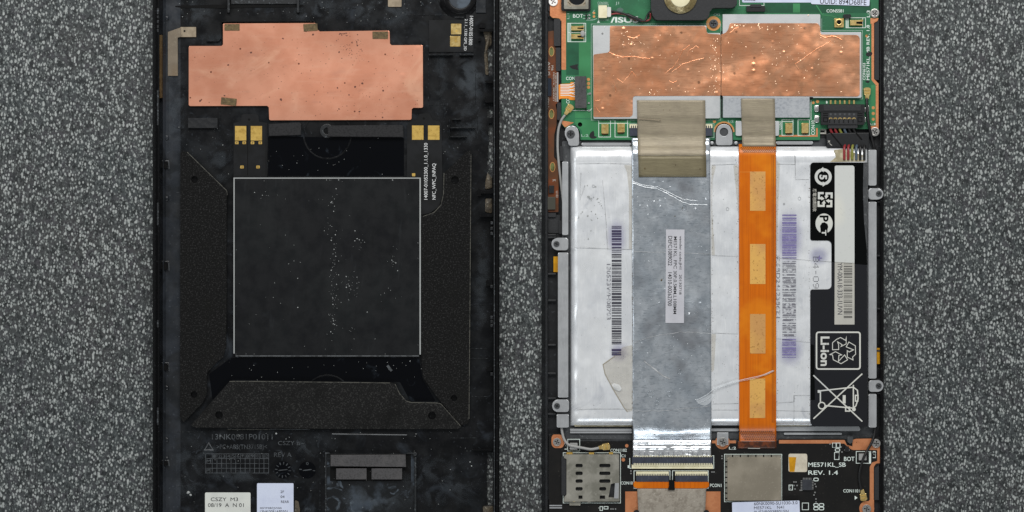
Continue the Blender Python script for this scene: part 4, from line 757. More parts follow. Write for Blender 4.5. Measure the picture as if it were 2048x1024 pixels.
prism('dirty_edge', rpoly([(1146, 847), (1264, 848), (1264, 853), (1150, 853)], 1), MP, .36, m_dirt, bt); prism('dirty_edge', rpoly([(1552, 848), (1620, 848), (1620, 852), (1552, 853)], 1), MP, .36, m_dirt, bt)
prism('dirty_edge', rpoly([(1668, 300), (1686, 298), (1730, 312), (1730, 323), (1660, 324), (1672, 314)], 2), MP, BT + .004, m_dirt, bt)
prism('tab_plate', rrect(1718, 313.5, 1731, 320, 1), MP, BT + .012, m_labdull, bt)
specks('grime', [(rnd.gauss(1188, 14), rnd.gauss(410, 28), rnd.uniform(.6, 1.7)) for _ in range(34)] + [(rnd.uniform(1150, 1262), rnd.uniform(335, 840), rnd.uniform(.3, .8)) for _ in range(60)] + [(rnd.uniform(1425, 1476), rnd.uniform(335, 840), rnd.uniform(.3, .9)) for _ in range(40)] + [(rnd.uniform(1554, 1618), rnd.uniform(335, 840), rnd.uniform(.3, .9)) for _ in range(50)] + [(1425, 441, 2.4), (1471, 320, 1.6), (1472, 333, 1.4), (1472, 349, 1.2)], M('grey grime', '#8c8e8c', .8), bt, ZB - .002, .02)
specks('edge_grime', [(rnd.gauss(1475, 1.2), rnd.uniform(320, 840), rnd.uniform(.3, .9)) for _ in range(70)] + [(rnd.gauss(1554.5, 1.2), rnd.uniform(320, 840), rnd.uniform(.3, .9)) for _ in range(60)] + [(rnd.gauss(1424.5, 1), rnd.uniform(330, 840), rnd.uniform(.3, .9)) for _ in range(70)] + [(rnd.gauss(1618.5, .8), rnd.uniform(330, 840), rnd.uniform(.3, .9)) for _ in range(60)], m_dirt2, bt, ZB - .002, .05)
for cx, cy, r in ((1187, 372, 2.6), (1599, 397, 3), (1455, 418, 3), (1178, 395, 2), (1568, 408, 1.6)): strokes('bubble_ring', [(lambda p: p + [p[0]])(circ(cx, cy, r, 10))], .7, ZB, m_crease, bt, .006)
# barcodes
def barcode(x0, x1, y0, y1, mats, seed, parent, z):
    r = random.Random(seed)
    y = y0; groups = {}
    while y < y1:
        w = r.choice([1.3, 1.3, 2.2, 2.8, 4.2]); mt = next(m for (a, b, m) in mats if a <= y < b + 50)
        groups.setdefault(mt.name, (mt, []))[1].append((rect(x0, y, x1, min(y + w, y1)), None, z)); y += w + r.choice([1.2, 1.6, 2.2, 3.2])
    for mt, L in groups.values(): multi('barcode_print', L, mt, parent)
def pickb(y, segs): return segs
barcode(1223.5, 1243, 452, 498, [(0, 2000, m_inkd)], 3, bt, ZB); barcode(1223.5, 1243, 500, 690, [(0, 2000, m_ink)], 4, bt, ZB); barcode(1223.5, 1242.5, 698, 712, [(0, 2000, m_inkd)], 5, bt, ZB + .006)
barcode(1564.5, 1593, 429, 518, [(0, 2000, m_inkv)], 11, bt, ZB); barcode(1565, 1592, 522, 673, [(0, 2000, m_inkf)], 8, bt, ZB); barcode(1564.5, 1592, 678, 716, [(0, 2000, m_inkv)], 9, bt, ZB)
text('130523WH08703', 1213.5, 528, 1221.5, 639, ZB, m_inkf, bt, 'cw', bold=.0)
text('SE5BD2412386Z1', 1552.5, 510, 1560, 636, ZB, m_inkf, bt, 'cw', bold=.0)
smear(bt, ZB - .003, 1208, 430, 1258, 520, '#5a5590', .3); smear(bt, ZB - .0025, 1545, 410, 1612, 540, '#635b9a', .34); smear(bt, ZB - .003, 1612, 488, 1662, 535, '#4d4c8a', .3); smear(bt, ZB - .0025, 1548, 660, 1612, 740, '#635b9a', .28); smear(bt, ZB - .003, 1215, 680, 1262, 730, '#5a5590', .25)
DM = {'B': ['11110', '10001', '10001', '11110', '10001', '10001', '11110'], '4': ['00010', '00110', '01010', '10010', '11111', '00010', '00010'], '1': ['00100', '01100', '00100', '00100', '00100', '00100', '01110'], '0': ['01110', '10001', '10001', '10001', '10001', '10001', '01110'], '-': ['00000', '00000', '00000', '01110', '00000', '00000', '00000'], '9': ['01110', '10001', '10001', '01111', '00001', '00010', '01100']}
L = []
for gi, ch in enumerate('B4-09'):
    for r_, row in enumerate(DM[ch]):
        for q, v in enumerate(row):
            if v == '1':
                px, py = 1637 - r_ * 1.75, 514 + gi * 13.2 + q * 2.3
                L.append((circ(px, py, .8, 6), None, ZB))
multi('dot_print', L, m_ink, bt)
text('+', 1634, 511, 1644, 521, ZB + .003, m_inkv, bt, 'cw', bold=.0)
# black label
bl = prism('black_label', rpoly([(1620.5, 325), (1734, 325), (1735, 853), (1620.5, 853), (1620.5, 579), (1663, 578.5), (1663, 481), (1620.5, 481)], [8, 0, 0, 12, 5, 10, 10, 5], 6), ZB - .012, ZB + .004, m_battl, bt)
prism('clear_overlay', rpoly([(1620.5, 325), (1734, 325), (1734.5, 530), (1663, 524), (1663, 481), (1620.5, 481)], [8, 0, 0, 0, 10, 5], 6), ZB + .004, ZB + .007, m_battg, bl)
prism('clear_overlay', rpoly([(1621, 688), (1628, 690), (1630, 800), (1621, 800)], 2), ZB + .004, ZB + .007, m_battg, bl)
prism('label_edge_band', rpoly([(1727, 326), (1733.6, 326), (1733.6, 500), (1728, 440), (1726, 380)], 1), ZB + .007, ZB + .009, m_fgrey, bl)
ZL = ZB + .012
st = prism('white_label_strip', rpoly([(1669.5, 333), (1672, 331), (1706, 331), (1708.8, 334), (1709, 526), (1669.5, 524)], 1), ZB + .004, ZL, m_lab, bl)
st2 = prism('white_label_strip', [(1669.5, 524.5), (1709, 526.5), (1709, 649), (1669, 649)], ZB + .004, ZL - .001, m_labdull, bl)
barcode(1687.5, 1704.5, 527, 637, [(0, 2000, M('barcode grey', '#5c5b57', .6))], 21, st2, ZL + .002)
text('YM-00A18-333-1UVN', 1675, 525, 1685, 629, ZL + .002, m_ink, st2, 'cw', bold=.0)
def zq(x, y): return (1600 + x / 6.4, 320 + y / 6.4)
def zr(x, y): return (1600 + x / 4.656, 640 + y / 4.656)
ZI = ZB + .012
def arc(cx, cy, r, a0, a1, n=14): return [(cx + r * math.cos(math.radians(a0 + (a1 - a0) * k / n)), cy + r * math.sin(math.radians(a0 + (a1 - a0) * k / n))) for k in range(n + 1)]
strokes('printed_ring', [arc(1646.4, 353.6, 14.2, -105, 70), arc(1646.4, 353.6, 14.2, 75, 250)], 5.8, ZI, m_lab, bl)
multi('printed_arrowhead', [([zq(255, 122), zq(297, 90), zq(303, 158)], None, ZI + .003), ([zq(290, 342), zq(292, 275), zq(342, 304)], None, ZI + .003)], m_lab, bl)
text('5', 1638.7, 349.5, 1654, 359, ZI, m_lab, bl, 'cw', bold=.04)
L, A = [], []
for k in range(4):
    L.append(rot([(1647.5, 386.2), (1637.8, 386.2), (1637.8, 396.5), (1644, 396.5)], 90 * k, 1650.2, 399.3))
    A.append((rot([(1649, 397.6), (1642.6, 392.2), (1642.6, 400.6)], 90 * k, 1650.2, 399.3), None, ZI + .0035))
strokes('printed_loop', L, 4.2, ZI, m_lab, bl); multi('printed_arrowhead', A, m_lab, bl)
text('廃電池請回收', 1625.5, 377.5, 1633.2, 423, ZI, m_labdull, bl, 'cw', bold=.01)
cres = [p for p in circ(1648.2, 447, 17.2, 40, 20)]
cres = [(x, min(y, 464.8)) for x, y in cres]
prism('printed_crescent', cres, None, ZI, m_lab, bl); prism('printed_gap', [(1641, 466), (1641, 458), (1640, 452), (1644, 445.5), (1649, 444.5), (1655, 448), (1656.5, 454), (1655, 459), (1655, 466)], None, ZI + .002, m_battg, bl)
text('P', 1639, 431, 1657, 443.5, ZI + .002, m_battg, bl, 'cw', bold=.03); text('T', 1643.5, 460, 1652.5, 471, ZI + .004, m_lab, bl, 'cw', bold=.04)
strokes('printed_frame', [(lambda p: p + [p[0]])(rpoly(rect(1633, 664.5, 1720, 738), 5))], 3, ZI, m_lab, bl)
text('Li-ion', 1641, 673, 1659, 732, ZI, m_lab, bl, 'cw', bold=.03)
strokes('recycling_arrows', [[zr(*p) for p in q] for q in ([(303, 277), (303, 212), (340, 180), (378, 163), (426, 190), (432, 155), (430, 222), (382, 247), (392, 230), (350, 203), (360, 232), (360, 275), (303, 277)], [(430, 250), (455, 205), (515, 240), (518, 318), (490, 345), (494, 372), (440, 345), (440, 285), (458, 298), (498, 278), (430, 250)], [(278, 322), (330, 295), (388, 325), (362, 330), (358, 385), (415, 325), (443, 370), (382, 407), (310, 370), (303, 325), (278, 322)])], 1.5, ZI, m_lab, bl)
strokes('crossed_out_bin', [[zr(*p) for p in q] for q in ([(125, 515), (580, 945)], [(125, 920), (580, 500)], [(165, 662), (500, 625)], [(190, 662), (190, 770)], [(235, 797), (490, 820)], [(497, 605), (497, 840)], [(500, 628), (535, 655), (541, 735), (520, 800), (500, 818)], [(425, 812), (462, 812), (462, 848), (425, 848), (425, 812)], [(516, 702), (540, 702), (538, 755), (516, 755), (516, 702)])], 2.5, ZI, m_lab, bl)
strokes('bin_wheel', [(lambda p: p + [p[0]])(circ(1643.6, 811.2, 6.6, 18))], 2.4, ZI + .004, m_lab, bl)
multi('bin_detail', [(rect(*zr(398, 700), *zr(425, 777)), None, ZI + .004), (circ(1707.8, 818.7, 3.8, 12), None, ZI + .004), (rect(*zr(165, 652), *zr(188, 678)), None, ZI + .0035)], m_lab, bl)

# ------------------------------------------------------------------ flat cables and tapes
sf = thing('silver_flat_cable', 'wide silver foil flat cable running down over the battery', 'flat cable', 1343, 590, BT)
ZS = BT + .03
prof = [(276, .40), (284, .405), (291, .45), (298, .56), (306, ZS - .005), (315, ZS)] + [(y, ZS) for y in range(330, 846, 15)] + [(850, ZS - .004), (856, ZS - .024), (864, ZS - .07), (872, .48), (877, .42), (880, .395)]
sheet('foil_body', (1263.5, 1266), (1420, 1423), prof, m_foil, sf, thick=.02, nx=36, sub=4, wob=.014, wsc=2.2, seed=2)
sheet('crinkled_end', (1266, 1266), (1422, 1422), [(880, .40), (882, .405), (885, .44), (889.5, .40), (893, .405), (896, .43), (900.5, .40), (905, .41), (913, .39)], m_crink, sf, thick=.02, nx=60, sub=1.5, wob=.02, wsc=9, seed=4)
pts = [(1266 + 9.8 * k, 905) for k in range(17)]
strokes('conductor_line', [[(1268 + 9.7 * k + (k % 3), 904), (1268 + 9.7 * k + (k % 3), 912)] for k in range(16)], 1.0, .437, m_inkf, sf)
o = tag(prism('sticker', rot(rect(1331.5, 459, 1368.5, 646), .35), ZS - .01, ZS + .022, M('grey white sticker', '#b2b2b8', .6, layers=[('noise', 1.2, .4, .65, '#a6a6ad', .7)]), sf, bev=.002), 'narrow upright sticker with three printed lines')
for b, x0, y0, x1, y1 in (('vender code:JH1   20130718', 1357, 472, 1363.5, 589), ('ME571KL  FPC 30P,0.5MM,L108MM', 1346, 473, 1353.5, 628), ('DEFC1089022    14010-00262700', 1336, 472, 1344, 612)):
    text(b, x0, y0, x1, y1, ZS + .025, m_dark, o, 'cw', bold=.005, tilt=.4)
m_foilhi = M('bright foil crease', '#dfe3e6', .34, .8, layers=[('fine', 5, .45, .6, '#a4abb1', .8)])
for pts, w, h, mt in (([(1265, 366), (1290, 374), (1312, 377), (1335, 387), (1360, 402), (1380, 409), (1415, 410)], 1.8, .02, m_foilhi), ([(1265, 363), (1290, 371), (1315, 374), (1345, 388), (1365, 398), (1395, 402)], 1.1, .014, m_foilhi), ([(1266, 687), (1290, 677), (1320, 670), (1360, 664), (1422, 667)], 1.0, .003, m_crease), ([(1266, 503), (1330, 505), (1422, 508)], 1.0, .003, m_crease), ([(1268, 822), (1320, 822), (1422, 812)], .9, .002, m_crease), ([(1288, 722), (1305, 735), (1326, 752), (1340, 758)], 3.0, .004, m_crease)):
    strokes('foil_crease', [jag(pts)], w * .8, ZS + .01, mt, sf, w / 60 * .1 if h > .01 else h)
pp = [(1280, 410, 2.2), (1295, 411, 1.8), (1308, 403, 2), (1320, 401, 2.4), (1321, 412, 2.6), (1330, 396, 2.4), (1297, 429, 2), (1391, 416, 2.6), (1412, 397, 2.4), (1326, 363, 1.3), (1298, 522, 1), (1378, 627, 2), (1318, 605, 1), (1284, 686, 1.4), (1320, 691, 1.2)] + [(rnd.uniform(1270, 1418), rnd.uniform(360, 860), rnd.uniform(.3, .8)) for _ in range(120)]
specks('foil_pimples', pp, m_foilhi, sf, ZS + .008)
specks('dirt', [(1323, 560, 2.4), (1365, 416, 1), (1350, 432, 1.2), (1270, 900, 1)] + [(1264.5 + rnd.uniform(-.4, .6), rnd.uniform(330, 870), rnd.uniform(.4, .9)) for _ in range(90)], m_brown, sf, ZS + .008)
L = []
for cx, cy, r in ((1301, 788, 6), (1338, 788, 4.5), (1368, 415, 5), (1314, 806, 4), (1359, 744, 4)): strokes('bubble_ring', [(lambda p: p + [p[0]])(rpoly(circ(cx, cy, r, 10, r * 1.1), 1))], 1.1, ZS + .01, m_foilhi, sf, .012)

of = thing('orange_flex_cable', 'orange ribbon cable with four gold windows crossing the battery', 'flat cable', 1515, 590, BT)
ZO = BT + .025
prof = [(288, .41), (294, .50), (300, .585), (308, ZO - .004), (318, ZO)] + [(y, ZO) for y in range(330, 836, 22)] + [(842, ZO), (850, ZO - .01), (860, .57), (870, .46), (880, .39), (886, .37)]
sheet('flex_body', (1477.5, 1478.5), (1552, 1552.5), prof, m_kap, of, thick=.015, nx=20, sub=4, wob=.004, wsc=1.5, seed=6)
def zo(y): return ZO + .006
for x0, y0, x1, y1 in ((1500, 343, 1531, 421.5), (1500, 488, 1531, 568), (1500, 628, 1531, 707), (1499.5, 757, 1530.5, 836)): prism('gold_window', rect(x0, y0, x1, y1), ZO - .008, ZO + .005, m_win, of)
strokes('conductor_line', [[(1544, 310), (1544.5, 845)], [(1547.3, 310), (1547.8, 845)]], .8, ZO + .004, m_kapd, of)
strokes('conductor_line', [[(1479, 344), (1500, 344)]], .8, ZO + .004, m_kapl, of)
L = []
def zprof(y, P=prof):
    for (a, za), (b, zb) in zip(P, P[1:]):
        if a <= y <= b: return za + (zb - za) * (y - a) / (b - a)
    return ZO
hv, hf = [], []
def hq(pts):
    n0 = len(hv)
    for x, y in pts: hv.append(W(x, y, zprof(y) + .009))
    hf.append((n0, n0 + 3, n0 + 2, n0 + 1))
for y in (294.5, 297.3, 300.1, 302.9):
    for k in range(17): x = 1480 + 4 * k + (y - 292) * .7; hq([(x, y), (x + 2.3, y), (x + 1.3, y + 1.9), (x - 1, y + 1.9)])
for y in (862, 865.2, 868.4, 871.6, 874.8, 878):
    for k in range(17): x = 1481 + 4 * k + (y - 865) * .7; hq([(x, y), (x + 2.1, y), (x + .9, y + 1.9), (x - 1.1, y + 1.9)])
me = bpy.data.meshes.new('hatch_print'); me.from_pydata(hv, [], hf); me.update()
tag(finish('hatch_print', me, M('flex hatch print', '#2b1405', .5), of), None, kind='stuff')
sheet('dark_end', (1475.5, 1475), (1553, 1553), [(882, .385), (886, .382), (892, .375), (897, .36)], m_kapd, of, thick=.02, nx=16, sub=2, wob=.006, wsc=6)
strokes('end_glint', [[(1496, 896.5), (1520, 896.8)]], 1.4, .385, m_labdull, of)

ta = thing('wide_khaki_tape', 'wide khaki tape joining the silver cable to the left shield can', 'tape', 1343, 278, BT)
TA = [(200.5, CAN + .03), (232, CAN + .03), (238, CAN + .01), (246, .43), (262, .43), (272, .42), (282, .45), (290, .49), (298, .59), (306, ZS + .022), (312, ZS + .025)]
sheet('tape_upper', (1274, 1276), (1410.5, 1412), TA, m_tape, ta, thick=.012, nx=16, sub=3, wob=.012, wsc=1.6, seed=9)
sheet('tape_lower', (1276.5, 1277.5), (1412, 1413), [(312, ZS + .025), (330, ZS + .027), (354, ZS + .024)], m_taped, ta, thick=.02, nx=12, sub=6, wob=.003, wsc=1.4, seed=11)
strokes('tape_crease', [[(1278, 238), (1300, 239), (1322, 241)]], 1.6, CAN + .045, m_tan, ta, .01)
specks('dirt', [(1290, 337, 2), (1400, 338, 1.5), (1351, 330, 1.2), (1320, 210, 1), (1340, 220, 1.1), (1327, 220, .9)], m_brown, ta, ZS + .036)
tb = thing('narrow_khaki_tape', 'narrow khaki tape joining the orange cable to the right shield can', 'tape', 1516, 245, BT)
sheet('tape_band', (1482, 1484.5), (1549.5, 1551.5), [(197, CAN + .02), (232, CAN + .02), (238, CAN + .0), (246, .42), (264, .42), (272, .4), (280, .43), (288, .44), (293, .5)], m_tape, tb, thick=.012, nx=10, sub=3, wob=.01, wsc=1.6, seed=13)
m_strand = M('clear plastic strand', '#d2d6d9', .2, spec=.7, alpha=.62)
cl = thing('clear_plastic_strip', 'thin clear plastic shred lying across the orange cable', 'plastic shred', 1470, 770, BT)
tube('strand', [(1391, 800, ZS + .03), (1402, 796, ZS + .04), (1416, 788, ZS + .05), (1428, 778, ZS + .04), (1440, 773, ZS + .03), (1470, 763, ZS + .03), (1500, 756, ZS + .04), (1525, 750, ZS + .05), (1547, 741, ZS + .03)], .009, m_strand, cl, 6)
tube('strand', [(1394, 808, ZS + .03), (1412, 800, ZS + .04), (1424, 790, ZS + .03), (1434, 778, ZS + .04), (1474, 764, ZS + .03), (1508, 757, ZS + .04), (1540, 746, ZS + .03)], .005, m_strand, cl, 6)
prism('film_fold', rpoly([(1391, 801), (1405, 796), (1424, 786), (1428, 790), (1420, 806), (1410, 812), (1398, 808)], 2), ZS + .012, ZS + .02, m_clear, cl)
prism('film_fold', rpoly([(1520, 752), (1546, 740), (1549, 742), (1530, 751)], 1), ZS + .02, ZS + .03, m_clear, cl)

# connectors hidden under the tapes
fc = thing('upper_flat_connector', 'flat cable connector showing on both sides of the wide khaki tape', 'connector', 1342, 260, BD)
prism('body', rect(1259, 256, 1425, 272), BD, BD + .075, m_act, fc, bev=.008); prism('back', rect(1259, 248.5, 1425, 256), BD, BD + .06, m_cream, fc, bev=.006)
multi('comb_teeth', [(rect(x, 251, x + 2, 256), BD + .06, BD + .066) for x in list(range(1262, 1276, 4)) + list(range(1412, 1424, 4))], m_act, fc)
frame(fc, ZP, [(1256, 247, 1428, 275)], 1, m_silkd)
fd = thing('narrow_flat_connector', 'metal ended connector under the narrow khaki tape', 'connector', 1515, 257, BD)
prism('body', rect(1480, 243, 1552, 272), BD, BD + .06, m_blackcon, fd)
for x0, x1 in ((1471.5, 1484), (1549, 1558)): prism('metal_end', rrect(x0, 242, x1, 271.5, 3), BD, BD + .07, m_steel, fd, bev=.015)

# ------------------------------------------------------------------ lower board
lb_ = thing('lower_board', 'black circuit board across the bottom of the open tablet', 'circuit board', 1430, 960, FR)
Bz = .32
prism('board', rpoly([(1098, 872), (1106, 866), (1130, 868), (1132, 882), (1262, 884), (1430, 884), (1552, 884), (1560, 879), (1692, 879), (1698, 890), (1704, 879), (1712, 876), (1762, 874), (1762, 928), (1756, 930), (1748, 936), (1748, 1084), (1098, 1084)], 3), FR + .02, Bz, m_pcbk, lb_, bev=.006)
ZQ = Bz + .006
kz = 0
for pts in (rpoly([(1103, 874), (1106, 869), (1122, 869), (1130, 878), (1129, 889), (1124, 896), (1108, 896), (1103, 890)], 5), [(1558, 880), (1689, 880), (1694, 890), (1705, 893), (1705, 900), (1698, 896), (1688, 887), (1558, 887)], rpoly([(1705, 880), (1712, 877.5), (1748, 877), (1762, 884), (1762, 926), (1752, 927), (1747.5, 934), (1747.5, 1003), (1739.5, 1003), (1739.5, 934), (1744, 925), (1754.5, 922), (1754.5, 900), (1705, 900)], 2), rpoly(circ(1733.5, 1017, 15, 24), 0), [(1739, 1000), (1748, 1000), (1748, 1060), (1722, 1060), (1720, 1020)], [(1423.5, 881), (1472, 881), (1472, 886.5), (1423.5, 886.5)], circ(1445, 884, 14.5, 26), [(1250.5, 983), (1276, 983), (1278, 1070), (1250.5, 1070)], [(1411, 983), (1441, 983), (1441, 1070), (1410, 1070)]):
    kz += 1; prism('copper_area', pts, Bz, Bz + .003 + kz * .0004, m_pad, lb_)
for b, x0, y0, x1, y1, w in (('ME571KL_SB', 1616.5, 925, 1691.5, 935, 'h'), ('REV. 1.4', 1616.5, 941, 1676, 949.5, 'h'), ('BOT', 1688, 913.5, 1709, 922, 'h'), ('L:3', 1745.5, 902, 1751.5, 916, 'ccw'), ('CON1101', 1686.5, 978.5, 1719, 985, 'h'), ('L:2', 1458, 893.5, 1472, 899, 'h'), ('PCON1', 1420, 967.5, 1443, 974, 'h'), ('CON1102', 1220.5, 897.5, 1253.5, 903.5, 'h'), ('C1', 1242, 909, 1250.5, 914.5, 'h'), ('1', 1255.5, 930.5, 1258, 936, 'h'), ('CON10', 1241.5, 963, 1265.5, 969, 'h'), ('42', 1339.5, 966, 1346, 971, 'h'), ('L:3', 1129, 884, 1135, 899, 'ccw')):
    text(b, x0, y0, x1, y1, ZQ, m_silk, lb_, w, bold=.009 if w == 'h' else .004)
frame(lb_, ZQ, [(1712.5, 903, 1741.5, 926.5), (1604.5, 1006, 1617, 1019.5), (1449, 908.5, 1563.5, 1003.5), (1268, 941.5, 1340, 977), (1345, 941.5, 1416.5, 977), (1135.5, 878.5, 1159.5, 902), (1126.5, 905.5, 1241, 1006), (1665, 886, 1672, 895), (1673, 886, 1680, 895), (1669, 905, 1678, 919), (1578, 970, 1585, 980), (1200, 1013, 1205, 1021), (1208, 1013, 1216, 1018)], 1.2)
for cx, cy in ((1632, 959), (1675, 900), (1632, 1010), (1643, 1010), (1632, 1017), (1643, 1017)): strokes('printed_outline', [(lambda p: p + [p[0]])(rrect(cx - 4.5, cy - 2.8, cx + 4.5, cy + 2.8, 2.6))], 1.5, ZQ, m_silk, lb_)
prism('printed_arrow', [(1709.5, 991.5), (1715, 995.5), (1709.5, 999.5)], Bz, ZQ, m_silk, lb_)
prism('printed_bar', rect(1738, 904, 1741.5, 926), Bz, ZQ - .001, m_silk, lb_)
strokes('printed_outline', [[(1259.5, 916), (1259.5, 936.5), (1263, 936.5)], [(1424, 911.5), (1427.5, 911.5), (1427.5, 936.5), (1424, 936.5)]], 1.3, ZQ, m_silk, lb_)
for x, y, r in ((1253.5, 891.5, 3.4), (1246.5, 919.5, 3.6)): prism('test_pad', circ(x, y, r, 14), Bz, Bz + .005, m_pad, lb_)
for x, y in ((1262, 942), (1262, 947), (1424, 944), (1428, 944), (1444, 912), (1444, 917), (1660, 888), (1682, 894), (1684, 904), (1690, 900), (1698, 900), (1581, 972), (1581, 977), (1588, 964), (1592, 964), (1588, 971), (1594, 971), (1590, 978), (1630, 968), (1632, 973), (1630, 985), (1628, 990), (1632, 998), (1632, 1004), (1222, 1018), (1226, 1018), (1231, 1018), (1198, 1016)):
    prism('chip_part', rect(x - 1.3, y - 1.3, x + 1.3, y + 1.3), Bz, Bz + .03, m_solder, lb_)
for x0, y0, x1, y1 in ((1690, 893, 1698, 904), (1666, 889, 1671, 894), (1675, 906, 1678, 912)): prism('chip_part', rect(x0, y0, x1, y1), Bz, Bz + .06, m_blackcon, lb_)
prism('sensor_window', rrect(1577, 907.5, 1614.5, 944, 4), Bz, Bz + .02, M('cream window tape', '#c0b8a6', .6, layers=[('noise', 3, .4, .65, '#a89f8d', .7)]), lb_, bev=.01)
prism('amber_film', [(1577.5, 914), (1592.5, 914.5), (1589, 943.5), (1579, 943.5)], Bz + .02, Bz + .024, m_amber, lb_)
o = prism('chip', rect(1605, 959, 1624, 980), Bz, Bz + .07, M('chip resin', '#2a2c31', .4, layers=[('noise', 3, .4, .6, '#373a40', .6)]), lb_, bev=.005)
multi('chip_pads', [(rect(1606 + 3 * k, 955.5, 1607.6 + 3 * k, 959), Bz, Bz + .02) for k in range(6)] + [(rect(1601.5, 961 + 3.2 * k, 1605, 962.6 + 3.2 * k), Bz, Bz + .02) for k in range(6)] + [(rect(1624, 961 + 3.2 * k, 1627, 962.6 + 3.2 * k), Bz, Bz + .02) for k in range(6)] + [(rect(1599, 979.5, 1605, 981.5), Bz, Bz + .01)], m_solder, o)
o = prism('coax_clip', rrect(1718, 907.5, 1733, 920.5, 1), Bz, Bz + .09, m_cabg, lb_, bev=.012)
o = prism('coax_clip', rrect(1139.5, 886, 1155, 899, 1), Bz, Bz + .09, m_cabg, lb_, bev=.012)
# shield can of the lower board
sh = prism('shield_fence', rrect(1451, 910, 1562.5, 1002, 2), Bz, Bz + .06, m_sim, lb_, bev=.01)
o = prism('shield_can', rpoly(rect(1455, 914.5, 1562, 1001), 3), Bz, Bz + .12, m_canbeige, lb_, bev=.03)
multi('fence_notch', [(rect(1464 + 15.5 * k, 909.5, 1466.5 + 15.5 * k, 914), None, Bz + .063) for k in range(6)] + [(rect(1450.6, 922 + 10.5 * k, 1454.6, 924.5 + 10.5 * k), None, Bz + .063) for k in range(8)], m_hole, sh)
o = tag(prism('sticker', rot(rrect(1464, 1003, 1599, 1080, 2), -1.6, 1530, 1004), Bz + .12, Bz + .135, m_paperb, lb_), 'bluish white sticker with part numbers at the bottom edge')
for b, x0, y0, x1, y1 in (('60NK0090-SU1030-3.0', 1508, 1003.2, 1595, 1009.5), ('ME571KL    N41', 1508, 1012.2, 1568, 1018), ('0UE3IB0038F015N', 1508, 1020.5, 1577, 1027)): text(b, x0, y0, x1, y1, Bz + .139, m_ink, o, tilt=-1.6, bold=.0)
# wide connector and pair of small connectors
wcn = thing('wide_flat_connector', 'wide slate and cream connector at the lower end of the silver cable', 'connector', 1344, 925, Bz)
prism('latch', rect(1264, 913, 1425.5, 929), Bz, Bz + .085, m_act, wcn, bev=.01); prism('housing', rect(1263.5, 929, 1426, 937.5), Bz, Bz + .06, m_cream, wcn, bev=.008)
multi('comb_teeth', [(rect(1267.5 + 3.35 * k, 926.5, 1269.3 + 3.35 * k, 931.5), Bz + .085, Bz + .092) for k in range(47)], m_cream, wcn); multi('comb_pins', [(rect(1267 + 3.35 * k, 911.4, 1268.8 + 3.35 * k, 914), Bz + .06, Bz + .1) for k in range(47)], m_cream, wcn)
for lab, x0, n in (('left small cream connector above the grey shielded ribbon', 1272.5, 19), ('right small cream connector above the grey shielded ribbon', 1350.5, 19)):
    o = thing('small_flat_connector', lab, 'connector', x0 + 32, 953, Bz, 'paired small connectors')
    prism('housing', rect(x0, 943.5, x0 + 65, 951.5), Bz, Bz + .07, m_cream, o, bev=.008); prism('latch', rect(x0, 951.5, x0 + 65, 963.5), Bz, Bz + .085, m_act, o, bev=.008)
    multi('comb_teeth', [(rect(x0 + 2 + 3.3 * k, 948, x0 + 3.4 + 3.3 * k, 952), Bz + .085, Bz + .09) for k in range(n)], m_act, o)
rb = thing('shielded_ribbon', 'grey fabric ribbon with orange ends leaving the bottom edge', 'flat cable', 1343, 1000, Bz)
prism('orange_end', rpoly([(1267, 965), (1272, 962.5), (1337, 962.5), (1341, 965), (1341, 973), (1337, 976.5), (1272, 976.5), (1267, 973)], 2), Bz, Bz + .07, m_kap, rb, bev=.008); prism('orange_end', rpoly([(1346, 965), (1350, 962.5), (1413, 962.5), (1418, 965), (1418, 973), (1413, 976.5), (1350, 976.5), (1346, 973)], 2), Bz, Bz + .07, m_kap, rb, bev=.008)
sheet('fabric_sleeve', (1274.5, 1279), (1412.5, 1408), [(976, Bz + .06), (984, Bz + .08), (1000, Bz + .09), (1075, Bz + .09)], m_gfab, rb, thick=.06, nx=18, sub=4, wob=.02, wsc=1.5, seed=3)
prism('notch', rpoly([(1338, 960), (1349, 960), (1349, 972), (1350, 980), (1336, 980), (1338, 972)], 2), Bz + .05, Bz + .12, m_hole, rb)
for x in (1273, 1413): prism('notch', circ(x, 1026, 6, 14), Bz, Bz + .1, m_blackcon, rb)
# sim slot
sm = thing('sim_card_slot', 'stainless sim card slot with rounded holes, bottom left of the open tablet', 'card slot', 1184, 957, Bz)
hl = [rrect(1151, 927.5, 1165.5, 935, 3.6), rrect(1151, 943, 1165.5, 950.5, 3.6), rrect(1151, 958.5, 1165.5, 966, 3.6), rrect(1151, 974, 1165.5, 981.5, 3.6), rrect(1198.5, 927.5, 1221, 935, 3.6), rrect(1198.5, 943, 1221, 950.5, 3.6), rrect(1198.5, 958.5, 1221, 966, 3.6), rrect(1198.5, 974, 1212.5, 981.5, 3.6), rect(1157, 991, 1165, 998), rect(1199.5, 991, 1210, 998), [(1222, 968), (1230, 966), (1229, 995), (1217, 995)]]
prism('metal_cover', rpoly([(1128, 909), (1238, 909), (1239, 1003), (1128, 1003), (1129, 993), (1133, 990), (1133, 918), (1128, 916)], 1.5), Bz, Bz + .12, m_sim, sm, holes=hl, bev=.012)
prism('cover_floor', rect(1134, 911, 1237, 1001), Bz, Bz + .03, m_plastic, sm)
prism('lever', rpoly([(1230, 966), (1238, 966), (1237, 997), (1228, 997)], 1), Bz + .12, Bz + .14, m_alu, sm, bev=.008)
prism('card_edge', rrect(1123, 913, 1132, 991, 2), Bz, Bz + .08, m_plastic, sm, bev=.01)
for x0, y0, x1, y1 in ((1139, 1003, 1161, 1011), (1128, 1000, 1139, 1004), (1175, 1002, 1181, 1006)): prism('solder_foot', rrect(x0, y0, x1, y1, 1.5), Bz, Bz + .06, m_sim, sm, bev=.01)
